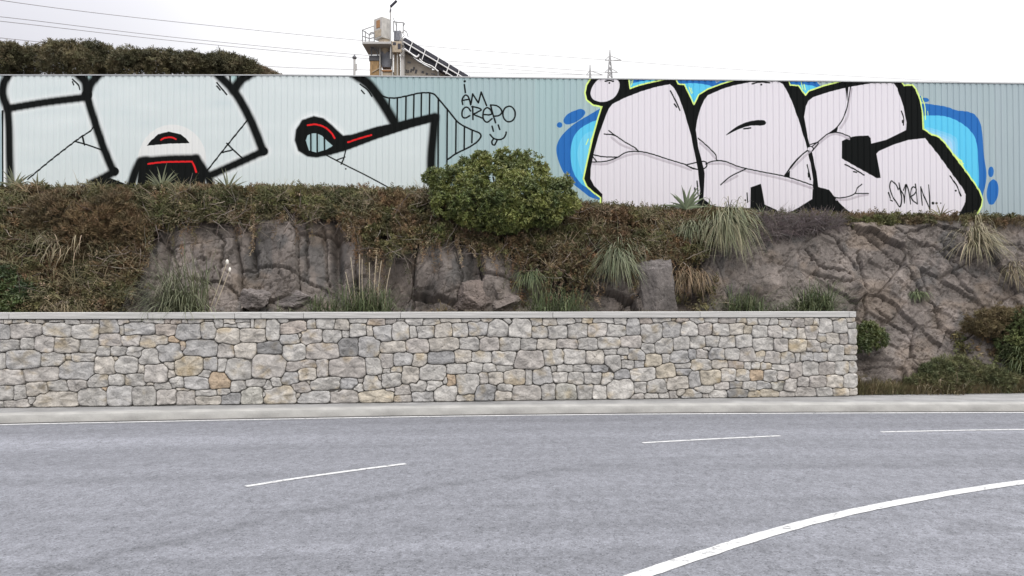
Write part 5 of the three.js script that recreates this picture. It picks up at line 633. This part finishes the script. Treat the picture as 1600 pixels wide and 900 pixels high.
  for (let i = 0; i < 5; i++) { const y = 300 + i * 55; bar('lattice', [loc(604, y, -0.05), loc(652, y + 50, -0.05)], 0.025, steel); bar('lattice', [loc(652, y, -0.05), loc(604, y + 50, -0.05)], 0.025, steel); }
  const mast = bar('lamp_mast', [loc(514, 72, -0.2), loc(514, 590, -0.2)], 0.05, steel); bar('mast_joint', [loc(514, 95, -0.2), loc(511, 125, -0.2)], 0.06, shade);
  const arm = bar('flood_light', [loc(512, 68, -0.2), loc(574, 8, -0.2)], 0.085, dark);
  // conveyor
  const cb = at(980, 760); cb.y = gy; const cv = thing('conveyor', 'dark covered conveyor belt slanting down to the right from the industrial tower', 'conveyor', [cb.x, gy, cb.z]); const cl = (x, y, dz = 0) => at(x, y, dz).sub(cb);
  const slab = (name, x0, y0, x1, y1, th, dz, dep, m) => { const a = cl(x0, y0, dz), b = cl(x1, y1, dz), g = new RoundedBoxGeometry(a.distanceTo(b), th * u, dep, 2, 0.02), q = part(name, g, m, cv); q.position.copy(a).lerp(b, 0.5); q.position.z -= dep / 2; q.rotation.z = Math.atan2(b.y - a.y, b.x - a.x); return q; };
  const sx = (x) => 372 + (x - 640) * 0.598; // line of the upper cover's middle
  const cuts = [642, 722, 852, 985, 1092, 1192, 1290, 1420]; for (let i = 0; i < cuts.length - 1; i++) slab('belt_cover', cuts[i] + 4, sx(cuts[i] + 4) + 12, cuts[i + 1] - 8, sx(cuts[i + 1] - 8) + 12, 36, -0.2, 1.1, dark);
  slab('upper_rail', 640, sx(640) + 42, 1420, sx(1420) + 42, 11, -0.28, 0.1, white); slab('underside', 640, sx(640) + 82, 1400, sx(1400) + 72, 52, 0.1, 0.8, dark); slab('lower_rail', 640, sx(640) + 118, 780, sx(780) + 112, 10, -0.28, 0.1, white); slab('lower_rail', 1040, sx(1040) + 96, 1400, sx(1400) + 96, 10, -0.28, 0.1, white);
  for (const x of [722, 852, 985, 1092, 1192, 1290]) slab('cross_rib', x + 14, sx(x) - 14, x - 26, sx(x) + 98, 9, -0.3, 0.08, white);
  part('return_pipe', new THREE.TubeGeometry(new THREE.CatmullRomCurve3([cl(650, 485, -0.35), cl(720, 535, -0.35), cl(775, 572, -0.35), cl(800, 545, -0.35)]), 16, 0.05, 6), white, cv); part('return_pipe', new THREE.TubeGeometry(new THREE.CatmullRomCurve3([cl(802, 590, -0.35), cl(840, 625, -0.35), cl(930, 665, -0.35), cl(990, 715, -0.35)]), 16, 0.045, 6), white, cv);
  for (const x of [985, 1192]) part('trestle_leg', new THREE.CylinderGeometry(0.07, 0.07, 9, 8).translate(cl(x, sx(x)).x, cl(x, sx(x) + 100).y - 4.5, -0.5), steel, cv);
  // loading house under the conveyor
  const hb = at(850, 700, 0.8); hb.y = gy; const lh = thing('loading_house', 'beige concrete loading house with a sloping top under the conveyor', 'building', [hb.x, gy, hb.z]); const hl = (x, y) => at(x, y, 0.8).sub(hb);
  const prof = [[652, 1500], [652, 530], [700, 560], [780, 620], [860, 668], [930, 700], [1000, 695], [1090, 765], [1100, 1500]].map(([x, y]) => hl(x, y)), sh = new THREE.Shape(); prof.forEach((p, i) => (i ? sh.lineTo(p.x, Math.max(0, p.y)) : sh.moveTo(p.x, Math.max(0, p.y))));
  part('wall', new THREE.ExtrudeGeometry(sh, { depth: 2, bevelEnabled: false }).translate(0, 0, -2), std(lin(0.6, 0.53, 0.45), 0.85, { map: concreteMap }), lh);
  for (const [x, y, w, h] of [[665, 712, 20, 34], [690, 716, 18, 30], [720, 706, 18, 34], [745, 690, 16, 40], [768, 716, 20, 40], [835, 722, 22, 22], [875, 738, 20, 20], [700, 625, 34, 12], [940, 742, 40, 10]]) { const p = hl(x, y), q = part('opening', new RoundedBoxGeometry(w * u, h * u, 0.06, 2, 0.01), w > 30 ? grey : shade, lh); q.position.set(p.x, p.y, p.z + 0.02); q.rotation.z = -0.25; }
  part('roof_edge', new THREE.TubeGeometry(new THREE.CatmullRomCurve3([[650, 528], [700, 556], [780, 616], [860, 664], [930, 697]].map(([x, y]) => hl(x, y).add(V(0, 0.02, 0.05)))), 20, 0.05, 6), steel, lh);
  // lamp post
  const lp = onZ(553.8, 118, 46); lp.y = gy; const post = thing('lamp_post', 'grey lamp post with a dark hooded lamp left of the industrial tower', 'lamp post', [lp.x, gy, lp.z]); const top = onZ(553.8, 92, 46).y - gy, k = 46 / F;
  part('pole', new THREE.CylinderGeometry(1.7 * k, 2.2 * k, top, 10).translate(0, top / 2, 0), steel, post); part('lamp_shade', new THREE.LatheGeometry([[0, 7], [0.9, 6.4], [1.6, 4.6], [3.5, 2.6], [3.4, 1], [1.8, -0.6], [0, -0.8]].map(([x, y]) => new THREE.Vector2(x * k, y * k)), 16).translate(0, top, 0), shade, post); part('ballast_box', new RoundedBoxGeometry(2.6 * k, 10 * k, 2.6 * k, 2, 0.01).translate(2.6 * k, top - 13 * k, 0), steel, post);
}
{ // lattice pylons and the cables strung to them
  const galv = std(lin(0.42, 0.42, 0.43), 0.6), gy = 3.3;
  const pylon = (label, px, top, d, arms, wTop) => { const p = onZ(px, top, d), H = p.y - gy, t = thing('pylon', label, 'pylon', [p.x, gy, p.z]), leg = [], brace = [], rad = 0.00042 * d, W = (y) => wTop + Math.max(0, H * 0.86 - y) * 0.09; const seg = (a, b, r = rad) => { const g = new THREE.CylinderGeometry(r, r, a.distanceTo(b), 4); g.applyQuaternion(new THREE.Quaternion().setFromUnitVectors(V(0, 1, 0), b.clone().sub(a).normalize())); const m = a.clone().lerp(b, 0.5); return g.translate(m.x, m.y, m.z); };
    const C = [[1, 1], [1, -1], [-1, -1], [-1, 1]], pt = (c, y) => (y >= H * 0.86 ? V((c[0] * wTop * (H - y)) / (H * 0.14) * 0.5, y, (c[1] * wTop * (H - y)) / (H * 0.14) * 0.5) : V(c[0] * W(y) * 0.5, y, c[1] * W(y) * 0.5));
    for (const c of C) part('leg', mergeGeometries([seg(pt(c, 0), pt(c, H * 0.86), rad * 1.3), seg(pt(c, H * 0.86), pt(c, H), rad * 1.3)]), galv, t);
    for (let y = 0; y < H * 0.97;) { const h = clamp(W(y) * 1.1, 0.9, 6), y2 = Math.min(y + h, H); for (let i = 0; i < 4; i++) { brace.push(seg(pt(C[i], y), pt(C[(i + 1) % 4], y2)), seg(pt(C[(i + 1) % 4], y), pt(C[i], y2))); } y = y2; } part('bracing', mergeGeometries(brace), galv, t, true);
    for (const [py, l, r] of arms) { const y = onZ(px, py, d).y - gy, a = V(-l * d / F, y, 0), b = V(r * d / F, y, 0); part('cross_arm', mergeGeometries([seg(a, b, rad * 1.2), seg(a, V(0, y + 0.9, 0)), seg(b, V(0, y + 0.9, 0))]), galv, t); } };
  pylon('tall grey lattice pylon behind the fence above the round letter dot', 953, 78, 150, [[94, 8, 18], [113, 8, 12]], 1.0);
  pylon('smaller thin lattice pylon just left of the tall one', 922, 101, 165, [[117, 6, 20]], 0.8);
  const cable = std(lin(0.3, 0.29, 0.31), 0.7), line = (label, pts) => { const v = pts.map(([x, y, d]) => onZ(x, y, d)), m = new THREE.Mesh(new THREE.TubeGeometry(new THREE.CatmullRomCurve3(v), 60, 0.034, 5), cable); m.name = numbered('power_line'); m.castShadow = true; scene.add(m); tag(m, label, 'power line', undefined); };
  line('topmost overhead cable crossing the sky to the tall pylon', [[-700, -110, 50], [-160, -24, 62], [100, 14, 78], [330, 40, 98], [530, 60, 115], [780, 81.5, 138], [953, 94, 150]]);
  line('upper of the two close overhead cables in the middle of the sky', [[-700, -62, 50], [-160, 11, 62], [0, 26, 72], [265, 57.5, 92], [530, 83, 115], [780, 101, 138], [945, 113, 150]]);
  line('lower of the two close overhead cables in the middle of the sky', [[-700, -50, 50], [-160, 17, 62], [0, 33, 72], [265, 63, 92], [530, 88, 115], [780, 107, 150], [917, 117, 165]]);
  line('lowest overhead cable, passing just above the pine crowns', [[-700, -25, 50], [-160, 42, 62], [0, 59, 72], [85, 68, 80], [411, 103, 104], [530, 108, 115], [780, 114, 150], [940, 117.5, 165]]);
  line('overhead cable running on to the right from the tall pylon', [[953, 94, 150], [1070, 103, 175], [1240, 114, 210], [1500, 128, 270]]);
}
renderer.render(scene, camera);
